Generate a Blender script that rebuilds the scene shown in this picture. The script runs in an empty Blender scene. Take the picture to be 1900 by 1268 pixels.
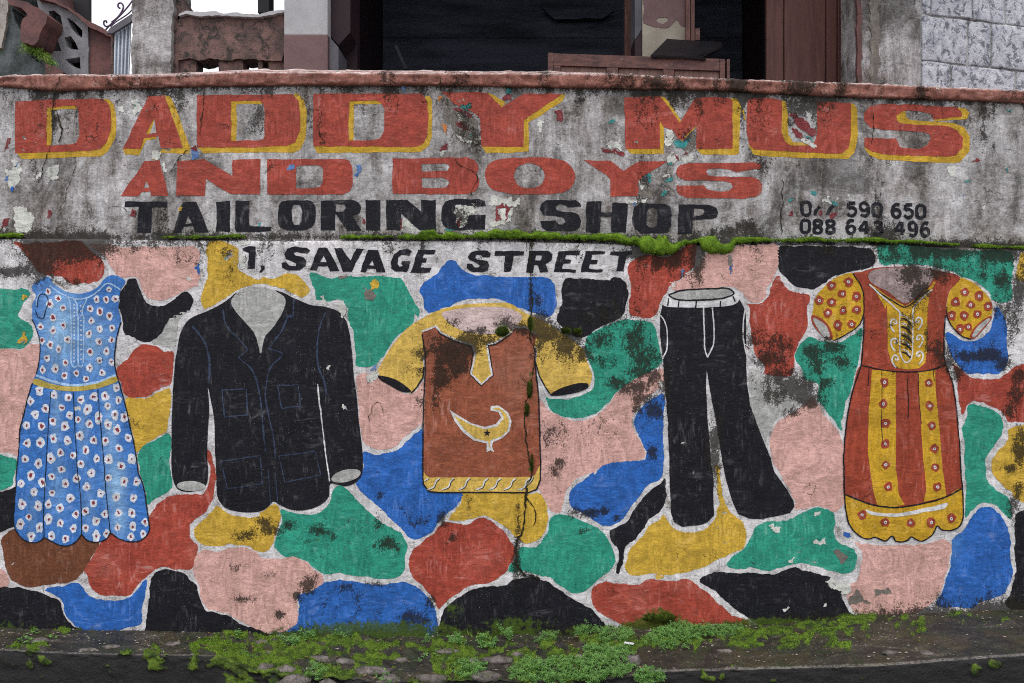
import bpy, bmesh, math, random
import numpy as np
from mathutils import Vector, Matrix
from mathutils.geometry import delaunay_2d_cdt

random.seed(7); rng = np.random.default_rng(7)
scene = bpy.context.scene
COL = scene.collection

# ------------------------------------------------------------ camera, light
D = 4.4            # metres from the lens to the face of the lower wall
S = 0.0027         # metres on that face per picture unit of the plan below
CZ = 1.75          # eye height
cam_d = bpy.data.cameras.new("camera")
cam = bpy.data.objects.new("camera", cam_d); COL.objects.link(cam)
cam.location = (0, -D, CZ); cam.rotation_euler = (math.radians(90), 0, 0)
cam_d.sensor_width = 36.0
cam_d.lens = 36.0 * D / (1900 * S)
cam_d.clip_start = 0.05; cam_d.clip_end = 900
scene.camera = cam

world = bpy.data.worlds.new("World"); scene.world = world
world.use_nodes = True
wn = world.node_tree.nodes; wl = world.node_tree.links
wn.clear()
sky = wn.new("ShaderNodeTexSky"); sky.sky_type = 'NISHITA'; sky.sun_disc = False
sky.sun_elevation = math.radians(66); sky.sun_rotation = math.radians(200)
sky.air_density = 1.0; sky.dust_density = 6.0; sky.ozone_density = 1.0
hs = wn.new("ShaderNodeHueSaturation"); hs.inputs["Saturation"].default_value = 0.16
bgn = wn.new("ShaderNodeBackground"); bgn.inputs["Strength"].default_value = 0.15
wo = wn.new("ShaderNodeOutputWorld")
wl.new(sky.outputs[0], hs.inputs["Color"]); 
cloud = wn.new("ShaderNodeMix"); cloud.data_type = 'RGBA'; cloud.inputs[0].default_value = 0.72
cloud.inputs[7].default_value = (7.9, 8.1, 8.5, 1)      # the even cloud deck over the clear sky model
wl.new(hs.outputs[0], cloud.inputs[6]); wl.new(cloud.outputs[2], bgn.inputs["Color"])
wl.new(bgn.outputs[0], wo.inputs["Surface"])
sun_d = bpy.data.lights.new("sun", 'SUN'); sun_d.energy = 1.0
sun_d.angle = math.radians(16); sun_d.color = (1.0, 0.985, 0.96)
sun = bpy.data.objects.new("sun", sun_d); COL.objects.link(sun)
az = math.radians(200); el = math.radians(66)
sdir = Vector((math.sin(az) * math.cos(el), math.cos(az) * math.cos(el), math.sin(el)))
sun.rotation_euler = sdir.to_track_quat('Z', 'Y').to_euler()
sun.location = (0, -6, 8)
scene.view_settings.view_transform = 'Standard'
scene.view_settings.look = 'None'
scene.view_settings.exposure = 0.18
scene.view_settings.gamma = 1.0
scene.view_settings.use_curve_mapping = False
scene.render.engine = 'CYCLES'
scene.cycles.max_bounces = 5
scene.cycles.use_denoising = False
scene.cycles.filter_width = 1.05

# ------------------------------------------------------------ helpers
def lin(c):
    def f(v):
        v /= 255.0
        return v / 12.92 if v <= 0.04045 else ((v + 0.055) / 1.055) ** 2.4
    return (f(c[0]), f(c[1]), f(c[2]))

ZC = 1900 / 480.0
TX = (0, 470, 950, 1420); TY = (0, 270, 560, 860)
def t(c, r, *v):
    """plan points measured on an enlarged tile"""
    return [(TX[c] + v[i] / ZC, TY[r] + v[i + 1] / ZC) for i in range(0, len(v), 2)]
def px(*v):
    return [(v[i], v[i + 1]) for i in range(0, len(v), 2)]

def W(x, y, Y=0.0):
    """plan point to the world point at depth Y behind the wall face"""
    k = S * (D + Y) / D
    return ((x - 950) * k, Y, CZ + (634 - y) * k)

def tag(o, label=None, cat=None, group=None, kind=None):
    if label: o["label"] = label
    if cat: o["category"] = cat
    if group: o["group"] = group
    if kind: o["kind"] = kind
    return o

def thing(name, loc, label, cat, group=None):
    o = bpy.data.objects.new(name, None); COL.objects.link(o)
    o.location = loc; o.empty_display_size = 0.1
    return tag(o, label, cat, group)

def wloc(o):
    v = Vector((0, 0, 0))
    while o is not None:
        v = v + Vector(o.location); o = o.parent
    return v

def add_mesh(name, verts, faces, mat, parent=None, loc=None, attrs=None, smooth=True, label=None):
    """verts in world space; stored relative to parent (or to loc)"""
    verts = np.asarray(verts, dtype=np.float64).reshape(-1, 3)
    base = Vector(loc) if loc is not None else Vector((0, 0, 0))
    par = wloc(parent) if parent is not None else Vector((0, 0, 0))
    org = par if loc is None else base
    me = bpy.data.meshes.new(name)
    vv = verts - np.array(org)
    me.from_pydata(vv.tolist() if not isinstance(vv, list) else vv, [], faces if isinstance(faces, list) else faces.tolist())
    me.update()
    if smooth:
        me.polygons.foreach_set("use_smooth", np.ones(len(me.polygons), dtype=bool))
    if attrs:
        for k, a in attrs.items():
            at = me.attributes.new(k, 'FLOAT', 'POINT')
            at.data.foreach_set("value", np.ascontiguousarray(a, dtype=np.float32))
    if mat: me.materials.append(mat)
    o = bpy.data.objects.new(name, me); COL.objects.link(o)
    o.location = org - par
    if parent is not None: o.parent = parent
    if label: o["label"] = label
    return o

def bm_obj(name, bm, mat, parent=None, loc=(0, 0, 0), smooth=False, label=None):
    """bm in world space"""
    vs = [tuple(v.co) for v in bm.verts]
    bm.verts.index_update()
    fs = [[v.index for v in f.verts] for f in bm.faces]
    bm.free()
    return add_mesh(name, vs, fs, mat, parent, None if parent is not None else loc, None, smooth, label)

def box_bm(bm, x0, x1, y0, y1, z0, z1, bev=0.004, jit=0.0, cuts=0):
    b = bmesh.new()
    bmesh.ops.create_cube(b, size=1.0)
    for v in b.verts:
        v.co = Vector(((x0 + x1) / 2 + v.co.x * (x1 - x0), (y0 + y1) / 2 + v.co.y * (y1 - y0), (z0 + z1) / 2 + v.co.z * (z1 - z0)))
    if cuts:
        bmesh.ops.subdivide_edges(b, edges=b.edges[:], cuts=cuts, use_grid_fill=True)
    if bev:
        es = [e for e in b.edges if len(e.link_faces) == 2 and e.calc_face_angle(0) > 0.5]
        bmesh.ops.bevel(b, geom=es, offset=bev, segments=2, affect='EDGES', profile=0.6)
    if jit:
        for v in b.verts:
            n = nz3(v.co * 9.0)
            v.co += Vector((n[0], n[1], n[2])) * jit
    tmp = bpy.data.meshes.new("t"); b.to_mesh(tmp); b.free()
    bm.from_mesh(tmp); bpy.data.meshes.remove(tmp)
    return bm

from mathutils import noise as mn
def nz3(v):
    return mn.noise_vector(v)

def box(name, x0, x1, y0, y1, z0, z1, mat, parent=None, bev=0.004, jit=0.0, cuts=0, label=None, smooth=False):
    bm = bmesh.new(); box_bm(bm, x0, x1, y0, y1, z0, z1, bev, jit, cuts)
    return bm_obj(name, bm, mat, parent, ((x0 + x1) / 2, (y0 + y1) / 2, z0), smooth, label)

# --- numpy value noise
_H = rng.random((256, 256))
def vnoise(x, y):
    x = np.asarray(x, float); y = np.asarray(y, float)
    xi = np.floor(x).astype(int); yi = np.floor(y).astype(int)
    fx = x - xi; fy = y - yi
    fx = fx * fx * (3 - 2 * fx); fy = fy * fy * (3 - 2 * fy)
    a = _H[xi % 256, yi % 256]; b = _H[(xi + 1) % 256, yi % 256]
    c = _H[xi % 256, (yi + 1) % 256]; d = _H[(xi + 1) % 256, (yi + 1) % 256]
    return (a * (1 - fx) + b * fx) * (1 - fy) + (c * (1 - fx) + d * fx) * fy
def fbm(x, y, o=4):
    s = 0; a = 0.5; n = 0
    for i in range(o):
        s = s + a * vnoise(x * 2 ** i + 17 * i, y * 2 ** i + 31 * i); n += a; a *= 0.5
    return s / n

_wv = []
for i in range(16):
    lam = 0.16 * (1.16 ** i); th = rng.random() * math.pi
    _wv.append((2 * math.pi / lam * math.cos(th), 2 * math.pi / lam * math.sin(th), rng.random() * 6.28, 0.00016 + 0.0007 * (lam / 1.6)))
def relief(x, z):
    s = 0
    for a, b, p, m in _wv:
        s = s + m * np.sin(a * x + b * z + p)
    return s

# --- stains: (x, y, radius x, radius y, strength) in plan units
GRIME = []; MOSS = []; CHIP = []
def env(lst, X, Z, Yf):
    k = S * (D + Yf) / D
    x = np.asarray(X) / k + 950; y = 634 - (np.asarray(Z) - CZ) / k
    e = np.zeros(np.shape(x))
    for (cx, cy, rx, ry, s) in lst:
        d = ((x - cx) / rx) ** 2 + ((y - cy) / ry) ** 2
        e = np.maximum(e, s * np.exp(-d * 0.62))
    return e
def attrs_for(X, Z, Yf, tint=None):
    k = S * (D + Yf) / D
    x = np.asarray(X) / k + 950; y = 634 - (np.asarray(Z) - CZ) / k
    a = {"grime": env(GRIME, X, Z, Yf) + strips(x, y), "moss": env(MOSS, X, Z, Yf) + mstrips(x, y), "chip": env(CHIP, X, Z, Yf)}
    tt = np.zeros(np.shape(x))
    if tint:
        for (cx, cy, rx, ry, s) in tint:
            d = ((x - cx) / rx) ** 2 + ((y - cy) / ry) ** 2
            tt = np.maximum(tt, s * np.exp(-d))
    a["tint"] = tt
    return a

LEDGE = ([-100, 0, 430, 900, 1300, 1600, 1900, 2000], [437, 438, 441, 441, 446, 449, 458, 461])
LTOP = ([-100, 0, 100, 500, 640, 950, 1200, 1600, 1900, 2000], [443, 443, 443, 447, 446, 448, 454, 455, 462, 464])
FOOT = ([-100, 0, 150, 330, 500, 800, 1100, 1400, 1560, 1700, 1900, 2000], [1163, 1165, 1168, 1172, 1176, 1180, 1170, 1162, 1147, 1137, 1131, 1130])
COPB = ([-100, 0, 100, 300, 470, 800, 1120, 1300, 1420, 1600, 1760, 1900, 2000], [160, 162, 171, 164, 161, 160, 166, 169, 175, 183, 187, 193, 196])
COPT = ([-100, 0, 80, 300, 450, 700, 950, 1130, 1350, 1500, 1640, 1760, 1900, 2000], [142, 142, 139, 141, 134, 136, 137, 138, 147, 152, 157, 163, 169, 171])
def L(tab, x): return np.interp(x, tab[0], tab[1])

def strips(x, y):
    n = fbm(x / 38.0, y / 60.0, 3)
    g = np.zeros(np.shape(x))
    up = (y < L(LEDGE, x) + 2)
    # grime under the coping and just above the ledge, then under the lip and along the foot
    d1 = y - L(COPB, x); g = np.maximum(g, np.where(up, 0.85 * np.exp(-np.maximum(d1, 0) / 14.0), 0) * (0.35 + n))
    st = vnoise(x / 9.0 + 70, x * 0 + 3) * .6 + vnoise(x / 27.0 + 7, x * 0 + 13) * .7
    ln = 30 + 90 * vnoise(x / 31.0 + 33, x * 0 + 1)
    g = np.maximum(g, np.where(up, 1.05 * np.clip(st - .42, 0, 1) * 1.6 * np.exp(-np.maximum(d1, 0) / ln), 0))
    d2 = L(LEDGE, x) - y; g = np.maximum(g, np.where(up, 0.95 * np.exp(-np.maximum(d2, 0) / 15.0), 0) * (0.45 + n))
    d3 = y - L(LTOP, x); w = np.interp(x, [0, 50, 380, 430, 1400, 1900], [.6, 1.0, .8, .55, .5, .7])
    g = np.maximum(g, np.where(~up, w * np.exp(-np.maximum(d3, 0) / np.interp(x, [0, 60, 330, 420, 1900], [18, 42, 28, 10, 12])), 0) * (0.45 + n))
    g = np.maximum(g, np.where(~up, .9 * np.clip(st - .50, 0, 1) * 1.6 * np.exp(-np.maximum(d3, 0) / (ln * .7)), 0))
    d4 = L(FOOT, x) - y; w = np.interp(x, [0, 300, 500, 560, 1400, 1520, 1700, 1900], [.55, .5, .6, .95, .9, .95, 1.1, 1.1])
    g = np.maximum(g, w * np.exp(-np.maximum(d4, 0) / np.interp(x, [0, 500, 600, 1400, 1650, 1900], [7, 7, 16, 12, 22, 30])) * (0.5 + n))
    return g
def mstrips(x, y):
    n = fbm(x / 25.0 + 9, y / 25.0, 3)
    d4 = L(FOOT, x) - y
    w = np.interp(x, [0, 100, 170, 380, 560, 900, 1420, 1500, 1560, 1620, 1660, 1900], [.8, .6, .1, .1, .9, .8, .9, .5, .9, .5, .2, .25])
    g = w * np.exp(-np.maximum(d4, 0) / 14.0) * (0.4 + n)
    return g

# --- outlines
def spline(P, n=6, closed=True):
    P = np.array(P, float); N = len(P); out = []
    rngk = range(N) if closed else range(N - 1)
    for i in rngk:
        if closed:
            p0, p1, p2, p3 = P[(i - 1) % N], P[i], P[(i + 1) % N], P[(i + 2) % N]
        else:
            p0, p1, p2, p3 = P[max(i - 1, 0)], P[i], P[i + 1], P[min(i + 2, N - 1)]
        d1 = max(np.linalg.norm(p1 - p0), 1e-6) ** .5; d2 = max(np.linalg.norm(p2 - p1), 1e-6) ** .5; d3 = max(np.linalg.norm(p3 - p2), 1e-6) ** .5
        m1 = (p2 - p1) / d2 - (p2 - p0) / (d1 + d2) + (p1 - p0) / d1 if np.linalg.norm(p1 - p0) > 1e-6 else (p2 - p1) / d2
        m2 = (p3 - p2) / d3 - (p3 - p1) / (d2 + d3) + (p2 - p1) / d2 if np.linalg.norm(p3 - p2) > 1e-6 else (p2 - p1) / d2
        m1 = m1 * d2; m2 = m2 * d2
        k = max(2, min(n, int(np.linalg.norm(p2 - p1) / 4) + 1))
        for j in range(k):
            u = j / k
            out.append((2 * u**3 - 3 * u**2 + 1) * p1 + (u**3 - 2 * u**2 + u) * m1 + (-2 * u**3 + 3 * u**2) * p2 + (u**3 - u**2) * m2)
    if not closed: out.append(P[-1])
    return np.array(out)
def resamp(P, step, closed=True):
    P = np.array(P, float); out = []
    N = len(P)
    for i in range(N if closed else N - 1):
        a = P[i]; b = P[(i + 1) % N]; d = np.linalg.norm(b - a)
        k = max(1, int(math.ceil(d / step)))
        for j in range(k): out.append(a + (b - a) * j / k)
    if not closed: out.append(P[-1])
    return np.array(out)
def rough(P, amp):
    f = 1 / 5.0; g = 1 / 17.0
    dx = (vnoise(P[:, 0] * f + 3, P[:, 1] * f) - .5) * amp + (vnoise(P[:, 0] * g, P[:, 1] * g + 50) - .5) * amp * 1.6
    dy = (vnoise(P[:, 0] * f + 90, P[:, 1] * f + 40) - .5) * amp + (vnoise(P[:, 0] * g + 33, P[:, 1] * g + 77) - .5) * amp * 1.6
    return P + np.stack([dx, dy], 1)
def ragged(P, amp):
    P = resamp(P, 1.6)
    for f, a in ((1 / 9.0, 1.0), (1 / 4.0, .6), (1 / 1.8, .35)):
        P = P + a * amp * np.stack([vnoise(P[:, 0] * f + 3, P[:, 1] * f) - .5, vnoise(P[:, 0] * f + 90, P[:, 1] * f + 40) - .5], 1)
    return P
def inside(pts, conts):
    x = pts[:, 0][:, None]; y = pts[:, 1][:, None]
    c = np.zeros(len(pts), int)
    for P in conts:
        a = P; b = np.roll(P, -1, 0)
        ay = a[:, 1][None]; by = b[:, 1][None]; ax = a[:, 0][None]; bx = b[:, 0][None]
        cond = (ay > y) != (by > y)
        with np.errstate(divide='ignore', invalid='ignore'):
            xi = ax + (y - ay) * (bx - ax) / (by - ay)
        c += (cond & (x < xi)).sum(1)
    return (c % 2) == 1

UPY = 0.035       # the sign wall stands a little behind the mural wall
THK = 0.0008
def push(P):
    P = np.array(P, float)
    P[:, 0] = np.where(P[:, 0] < -3, P[:, 0] - 90, P[:, 0]); P[:, 0] = np.where(P[:, 0] > 1903, P[:, 0] + 90, P[:, 0])
    return P
def paint(name, conts, mat, parent, Yf=0.0, layer=1, smooth=True, amp=1.1, tint=None, step=5.5, label=None, rag=0):
    """a coat of paint: outline filled with a sheet that follows the wall's relief"""
    cs = []
    for i, P in enumerate(conts):
        P = push(P)
        P = spline(P) if smooth else resamp(P, step)
        P = resamp(P, step)
        cs.append(ragged(P, rag) if rag else (rough(P, amp) if amp else P))
    allp = np.concatenate(cs)
    x0, y0 = allp.min(0); x1, y1 = allp.max(0)
    gx, gy = np.meshgrid(np.arange(x0 + step * .5, x1, step), np.arange(y0 + step * .5, y1, step))
    g = np.stack([gx.ravel(), gy.ravel()], 1)
    if len(g):
        g = g[inside(g, cs)]
        if len(g):
            keep = np.ones(len(g), bool)
            for c0 in range(0, len(allp), 400):
                dd = ((g[:, None, :] - allp[None, c0:c0 + 400, :]) ** 2).sum(2).min(1)
                keep &= dd > (step * .45) ** 2
            g = g[keep]
    V = np.concatenate([allp, g]) if len(g) else allp
    E = []; o = 0
    for P in cs:
        n = len(P); E += [(o + i, o + (i + 1) % n) for i in range(n)]; o += n
    r = delaunay_2d_cdt([Vector(p) for p in V], E, [], 0, 1e-4)
    V2 = np.array([tuple(v) for v in r[0]]); T = np.array([f for f in r[2] if len(f) == 3])
    cen = V2[T].mean(1)
    T = T[inside(cen, cs)]
    k = S * (D + Yf) / D
    X = (V2[:, 0] - 950) * k; Z = CZ + (634 - V2[:, 1]) * k
    a = V2[T[:, 1]] - V2[T[:, 0]]; b = V2[T[:, 2]] - V2[T[:, 0]]
    flip = (a[:, 0] * b[:, 1] - a[:, 1] * b[:, 0]) > 0
    T[flip] = T[flip][:, ::-1]
    Yv = Yf - relief(X, Z) - THK * layer
    used = np.unique(T); mp = -np.ones(len(V2), int); mp[used] = np.arange(len(used)); T = mp[T]
    X, Y_, Z = X[used], Yv[used], Z[used]
    return add_mesh(name, np.stack([X, Y_, Z], 1), T, mat, parent, None, attrs_for(X, Z, Yf, tint), True, label)

def strokes(name, lines, mat, parent, Yf=0.0, layer=2, width=3.0, smooth=True, jit=0.25, amp=0.6, label=None, taper=False):
    """brush lines: each is (points) or (points, width)"""
    VV = []; FF = []
    for ln in lines:
        w = width
        if isinstance(ln, tuple): ln, w = ln
        P = spline(ln, 8, False) if (smooth and len(ln) > 2) else np.array(ln, float)
        P = resamp(P, 3.0, False)
        if amp: P = rough(P, amp)
        if len(P) < 2: continue
        Tn = np.gradient(P, axis=0); Tn /= np.maximum(np.linalg.norm(Tn, axis=1), 1e-6)[:, None]
        Nn = np.stack([-Tn[:, 1], Tn[:, 0]], 1)
        ww = w / 2 * (1 + jit * 2 * (vnoise(P[:, 0] / 4 + 5, P[:, 1] / 4) - .5))
        if taper:
            u = np.linspace(0, 1, len(P)); ww = ww * np.clip(np.minimum(u, 1 - u) * 6 + .25, 0, 1)
        A = P + Nn * ww[:, None]; B = P - Nn * ww[:, None]
        o = sum(len(v) for v in VV)
        VV.append(np.stack([A, B], 1).reshape(-1, 2))
        for i in range(len(P) - 1):
            FF.append((o + 2 * i, o + 2 * i + 2, o + 2 * i + 3, o + 2 * i + 1))
    V2 = np.concatenate(VV)
    k = S * (D + Yf) / D
    X = (V2[:, 0] - 950) * k; Z = CZ + (634 - V2[:, 1]) * k
    Yv = Yf - relief(X, Z) - THK * layer
    F = []
    for f in FF:
        a = V2[f[1]] - V2[f[0]]; b = V2[f[2]] - V2[f[0]]
        F.append(f[::-1] if (a[0] * b[1] - a[1] * b[0]) > 0 else f)
    return add_mesh(name, np.stack([X, Yv, Z], 1), F, mat, parent, None, attrs_for(X, Z, Yf), True, label)

def blobs(name, cens, r, mat, parent, Yf=0.0, layer=2, n=11, irr=0.25, squash=1.15, label=None):
    """many small dabs of paint in one mesh"""
    V = []; F = []
    for c in cens:
        rr = r
        if len(c) == 3: rr = c[2]
        ph = rng.random() * 6.28; o = len(V)
        V.append((c[0], c[1]))
        sq = squash * (0.9 + .25 * rng.random())
        for i in range(n):
            a = ph + 2 * math.pi * i / n; q = rr * (1 + irr * (rng.random() - .5) * 1.6)
            V.append((c[0] + q * math.cos(a), c[1] + q * sq * math.sin(a)))
        for i in range(n): F.append((o, o + 1 + i, o + 1 + (i + 1) % n))
    V = np.array(V); k = S * (D + Yf) / D
    X = (V[:, 0] - 950) * k; Z = CZ + (634 - V[:, 1]) * k
    F = [f for f in F]
    return add_mesh(name, np.stack([X, Yf - relief(X, Z) - THK * layer, Z], 1), F, mat, parent, None, attrs_for(X, Z, Yf), True, label)
# ------------------------------------------------------------ materials
class NT:
    def __init__(s, nt): s.n = nt.nodes; s.l = nt.links
    def put(s, i, v):
        if hasattr(v, 'is_output') or isinstance(v, bpy.types.NodeSocket): s.l.new(v, i)
        elif isinstance(v, (tuple, list)) and len(v) == 3 and i.type == 'RGBA': i.default_value = (*v, 1)
        else: i.default_value = v
    def math(s, op, a, b=0.0, c=None, clamp=False):
        n = s.n.new("ShaderNodeMath"); n.operation = op; n.use_clamp = clamp
        s.put(n.inputs[0], a); s.put(n.inputs[1], b)
        if c is not None: s.put(n.inputs[2], c)
        return n.outputs[0]
    def mix(s, f, a, b, mode='MIX'):
        n = s.n.new("ShaderNodeMix"); n.data_type = 'RGBA'; n.blend_type = mode
        s.put(n.inputs[0], f); s.put(n.inputs[6], a); s.put(n.inputs[7], b)
        return n.outputs[2]
    def noise(s, vec, scale, detail=4, rough=.55, dist=0.0):
        n = s.n.new("ShaderNodeTexNoise"); n.inputs["Scale"].default_value = scale
        n.inputs["Detail"].default_value = detail; n.inputs["Roughness"].default_value = rough
        n.inputs["Distortion"].default_value = dist
        s.l.new(vec, n.inputs["Vector"]); return n.outputs[0]
    def vor(s, vec, scale, feature='F1', out=0):
        n = s.n.new("ShaderNodeTexVoronoi"); n.feature = feature; n.inputs["Scale"].default_value = scale
        s.l.new(vec, n.inputs["Vector"]); return n.outputs[out]
    def mapv(s, vec, sc=(1, 1, 1), rot=(0, 0, 0), loc=(0, 0, 0)):
        n = s.n.new("ShaderNodeMapping"); n.inputs["Scale"].default_value = sc; n.inputs["Rotation"].default_value = rot
        n.inputs["Location"].default_value = loc
        s.l.new(vec, n.inputs["Vector"]); return n.outputs[0]
    def ss(s, v, a, b, lo=0.0, hi=1.0):
        n = s.n.new("ShaderNodeMapRange"); n.interpolation_type = 'SMOOTHSTEP'
        s.put(n.inputs[0], v); s.put(n.inputs[1], a); s.put(n.inputs[2], b); s.put(n.inputs[3], lo); s.put(n.inputs[4], hi)
        return n.outputs[0]
    def attr(s, name):
        n = s.n.new("ShaderNodeAttribute"); n.attribute_name = name; return n.outputs["Fac"]
    def pos(s):
        return s.n.new("ShaderNodeNewGeometry").outputs["Position"]
    def bump(s, h, strength=.4, dist=.002):
        n = s.n.new("ShaderNodeBump"); n.inputs["Strength"].default_value = strength; n.inputs["Distance"].default_value = dist
        s.l.new(h, n.inputs["Height"]); return n.outputs[0]

def weather_group():
    g = bpy.data.node_groups.new("weathered_coat", 'ShaderNodeTree')
    for nm, ty, dv in (("Color", 'NodeSocketColor', (.5, .5, .5, 1)), ("Tint", 'NodeSocketColor', (.5, .5, .5, 1)),
                       ("Scuff", 'NodeSocketFloat', .35), ("Chips", 'NodeSocketFloat', 1.0), ("Under", 'NodeSocketColor', (.42, .40, .38, 1)),
                       ("Pits", 'NodeSocketFloat', 1.0), ("Grime", 'NodeSocketFloat', 1.0)):
        sk = g.interface.new_socket(nm, in_out='INPUT', socket_type=ty); sk.default_value = dv
    for nm, ty in (("Color", 'NodeSocketColor'), ("Roughness", 'NodeSocketFloat'), ("Normal", 'NodeSocketVector')):
        g.interface.new_socket(nm, in_out='OUTPUT', socket_type=ty)
    N = NT(g); gi = g.nodes.new("NodeGroupInput"); go = g.nodes.new("NodeGroupOutput")
    I = gi.outputs
    P = N.pos()
    ripv = N.mapv(P, (40, 40, 64)); rip = N.noise(ripv, 1.0, 4, .62, .8)
    grain = N.noise(P, 420, 2, .6)
    big = N.noise(P, 3.2, 3, .55)
    brush = N.noise(N.mapv(P, (44, 20, 9), (0, .14, 0)), 1.0, 3, .6, 1.2)
    brush2 = N.noise(N.mapv(P, (10, 20, 32), (0, .12, 0)), 1.0, 3, .6, 1.2)
    sel = N.ss(N.noise(P, 4.5, 2, .5, 1.0), .44, .56)
    dirb = N.math('ADD', N.math('MULTIPLY', brush, sel), N.math('MULTIPLY', brush2, N.math('SUBTRACT', 1.0, sel)))
    col = N.mix(I["Tint"] if False else N.math('MULTIPLY', N.attr("tint"), 1.0, clamp=True), I["Color"], I["Tint"])
    # brush marks: the coat is thinner along the strokes
    v = N.ss(dirb, .36, .64, .82, 1.14)
    v = N.math('MULTIPLY', v, N.ss(grain, .34, .66, .87, 1.13))
    v = N.math('MULTIPLY', v, N.ss(rip, .32, .68, .88, 1.10))
    v2 = N.math('MULTIPLY', N.ss(big, .3, .7, .90, 1.08), N.ss(N.noise(P, 13, 4, .6, 1.0), .34, .66, .88, 1.10))
    v = N.math('MULTIPLY', v, v2)
    hsv = g.nodes.new("ShaderNodeHueSaturation"); N.put(hsv.inputs["Value"], v); N.l.new(col, hsv.inputs["Color"]); col = hsv.outputs[0]
    thin = N.math('MULTIPLY', N.ss(dirb, .50, .74), N.ss(N.noise(P, 6.5, 4, .6, .8), .46, .62))
    col = N.mix(N.math('MULTIPLY', N.math('MULTIPLY', thin, .40), N.math('ADD', .22, I["Scuff"])), col, lin((206, 200, 198)))
    # pale scuffs
    sc = N.noise(N.mapv(P, (30, 20, 120), (0, .7, 0)), 1.0, 5, .72, .5)
    sc2 = N.noise(P, 9, 4, .6)
    scm = N.math('MULTIPLY', N.ss(sc, .56, .70), N.ss(sc2, .46, .66))
    scm = N.math('MULTIPLY', scm, I["Scuff"])
    col = N.mix(scm, col, lin((200, 192, 188)))
    ws = N.math('MULTIPLY', N.ss(brush, .50, .78), N.ss(N.noise(P, 11, 3, .6), .44, .70))
    col = N.mix(N.math('MULTIPLY', ws, .13), col, lin((190, 184, 182)))
    # tiny worn points on the ridges of the render
    wp = N.math('MULTIPLY', N.ss(N.noise(P, 150, 3, .6), .66, .71), N.ss(sc2, .40, .58))
    col = N.mix(N.math('MULTIPLY', wp, .5), col, lin((190, 184, 180)))
    # dark pits
    pit = N.noise(N.mapv(P, (88, 88, 116)), 1.0, 4, .72, .6)
    pm = N.math('MULTIPLY', N.ss(pit, .60, .70), I["Pits"])
    col = N.mix(N.math('MULTIPLY', pm, .5), col, lin((52, 47, 45)))
    # flaking
    chip = N.attr("chip")
    cn = N.noise(P, 26, 5, .62, .8); cn2 = N.noise(P, 5.0, 2, .5)
    th = N.math('SUBTRACT', .735, N.math('ADD', N.math('MULTIPLY', chip, .22), N.math('MULTIPLY', N.ss(cn2, .5, .75), .055)))
    cm = N.math('MULTIPLY', N.ss(N.math('SUBTRACT', cn, th), 0.0, .012), I["Chips"], clamp=True)
    cc = N.vor(P, 32, 'F1', 1)
    sep = g.nodes.new("ShaderNodeSeparateColor"); N.l.new(cc, sep.inputs[0])
    ramp = g.nodes.new("ShaderNodeValToRGB"); ramp.color_ramp.interpolation = 'CONSTANT'
    els = ramp.color_ramp.elements
    els[0].position = 0; els[0].color = (*lin((150, 143, 136)), 1)
    els[1].position = .42; els[1].color = (*lin((205, 203, 194)), 1)
    for p, c in ((.66, (214, 214, 208)), (.76, (70, 140, 130)), (.83, (120, 50, 52)), (.89, (96, 130, 180)), (.94, (120, 112, 104))):
        e = els.new(p); e.color = (*lin(c), 1)
    N.l.new(sep.outputs[0], ramp.inputs[0])
    und = N.mix(.5, I["Under"], ramp.outputs[0]); und = N.mix(N.ss(sep.outputs[1], .3, .31), I["Under"], ramp.outputs[0])
    col = N.mix(cm, col, und)
    # hairline cracks
    wob = g.nodes.new("ShaderNodeVectorMath"); wob.operation = 'ADD'; N.l.new(P, wob.inputs[0])
    nv = g.nodes.new("ShaderNodeTexNoise"); nv.inputs["Scale"].default_value = 14; nv.inputs["Detail"].default_value = 3; N.l.new(P, nv.inputs["Vector"])
    vs = g.nodes.new("ShaderNodeVectorMath"); vs.operation = 'SCALE'; vs.inputs["Scale"].default_value = .12
    N.l.new(nv.outputs[1], vs.inputs[0]); N.l.new(vs.outputs[0], wob.inputs[1])
    ve = N.vor(wob.outputs[0], 9, 'DISTANCE_TO_EDGE')
    crk = N.math('MULTIPLY', N.ss(ve, .004, .022, 1, 0), N.ss(N.noise(P, 5.5, 3, .6), .60, .68))
    col = N.mix(N.math('MULTIPLY', crk, .7), col, lin((50, 45, 42)))
    # black mould
    gr = N.math('MULTIPLY', N.attr("grime"), I["Grime"])
    mo = N.noise(N.mapv(P, (26, 26, 17)), 1.0, 9, .84, .9); mo2 = N.noise(N.mapv(P, (16, 16, 8)), 1.0, 5, .65); mo3 = N.noise(P, 120, 4, .75, .6)
    mv = N.math('ADD', N.math('MULTIPLY', mo, .46), N.math('ADD', N.math('MULTIPLY', mo2, .18), N.math('MULTIPLY', mo3, .36)))
    mm = N.ss(N.math('ADD', mv, N.math('MULTIPLY', gr, .175)), .600, .628)
    mm = N.math('MAXIMUM', mm, N.math('MULTIPLY', N.math('MULTIPLY', N.ss(gr, .25, 1.0), N.ss(mo3, .38, .56)), .24))
    stc = N.mix(N.ss(mo3, .4, .62), lin((20, 20, 20)), lin((50, 44, 34)))
    col = N.mix(N.math('MULTIPLY', mm, .90), col, stc)
    # green film
    ms = N.attr("moss")
    mg = N.ss(N.math('ADD', N.noise(P, 30, 5, .7), N.math('MULTIPLY', ms, .42)), .70, .84)
    col = N.mix(N.math('MULTIPLY', mg, .9), col, N.mix(N.noise(P, 90, 2), lin((40, 52, 20)), lin((88, 112, 34))))
    N.l.new(col, go.inputs["Color"])
    rgh = N.ss(big, .3, .7, .52, .70)
    N.l.new(N.math('ADD', rgh, N.math('MULTIPLY', mm, .15)), go.inputs["Roughness"])
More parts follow.
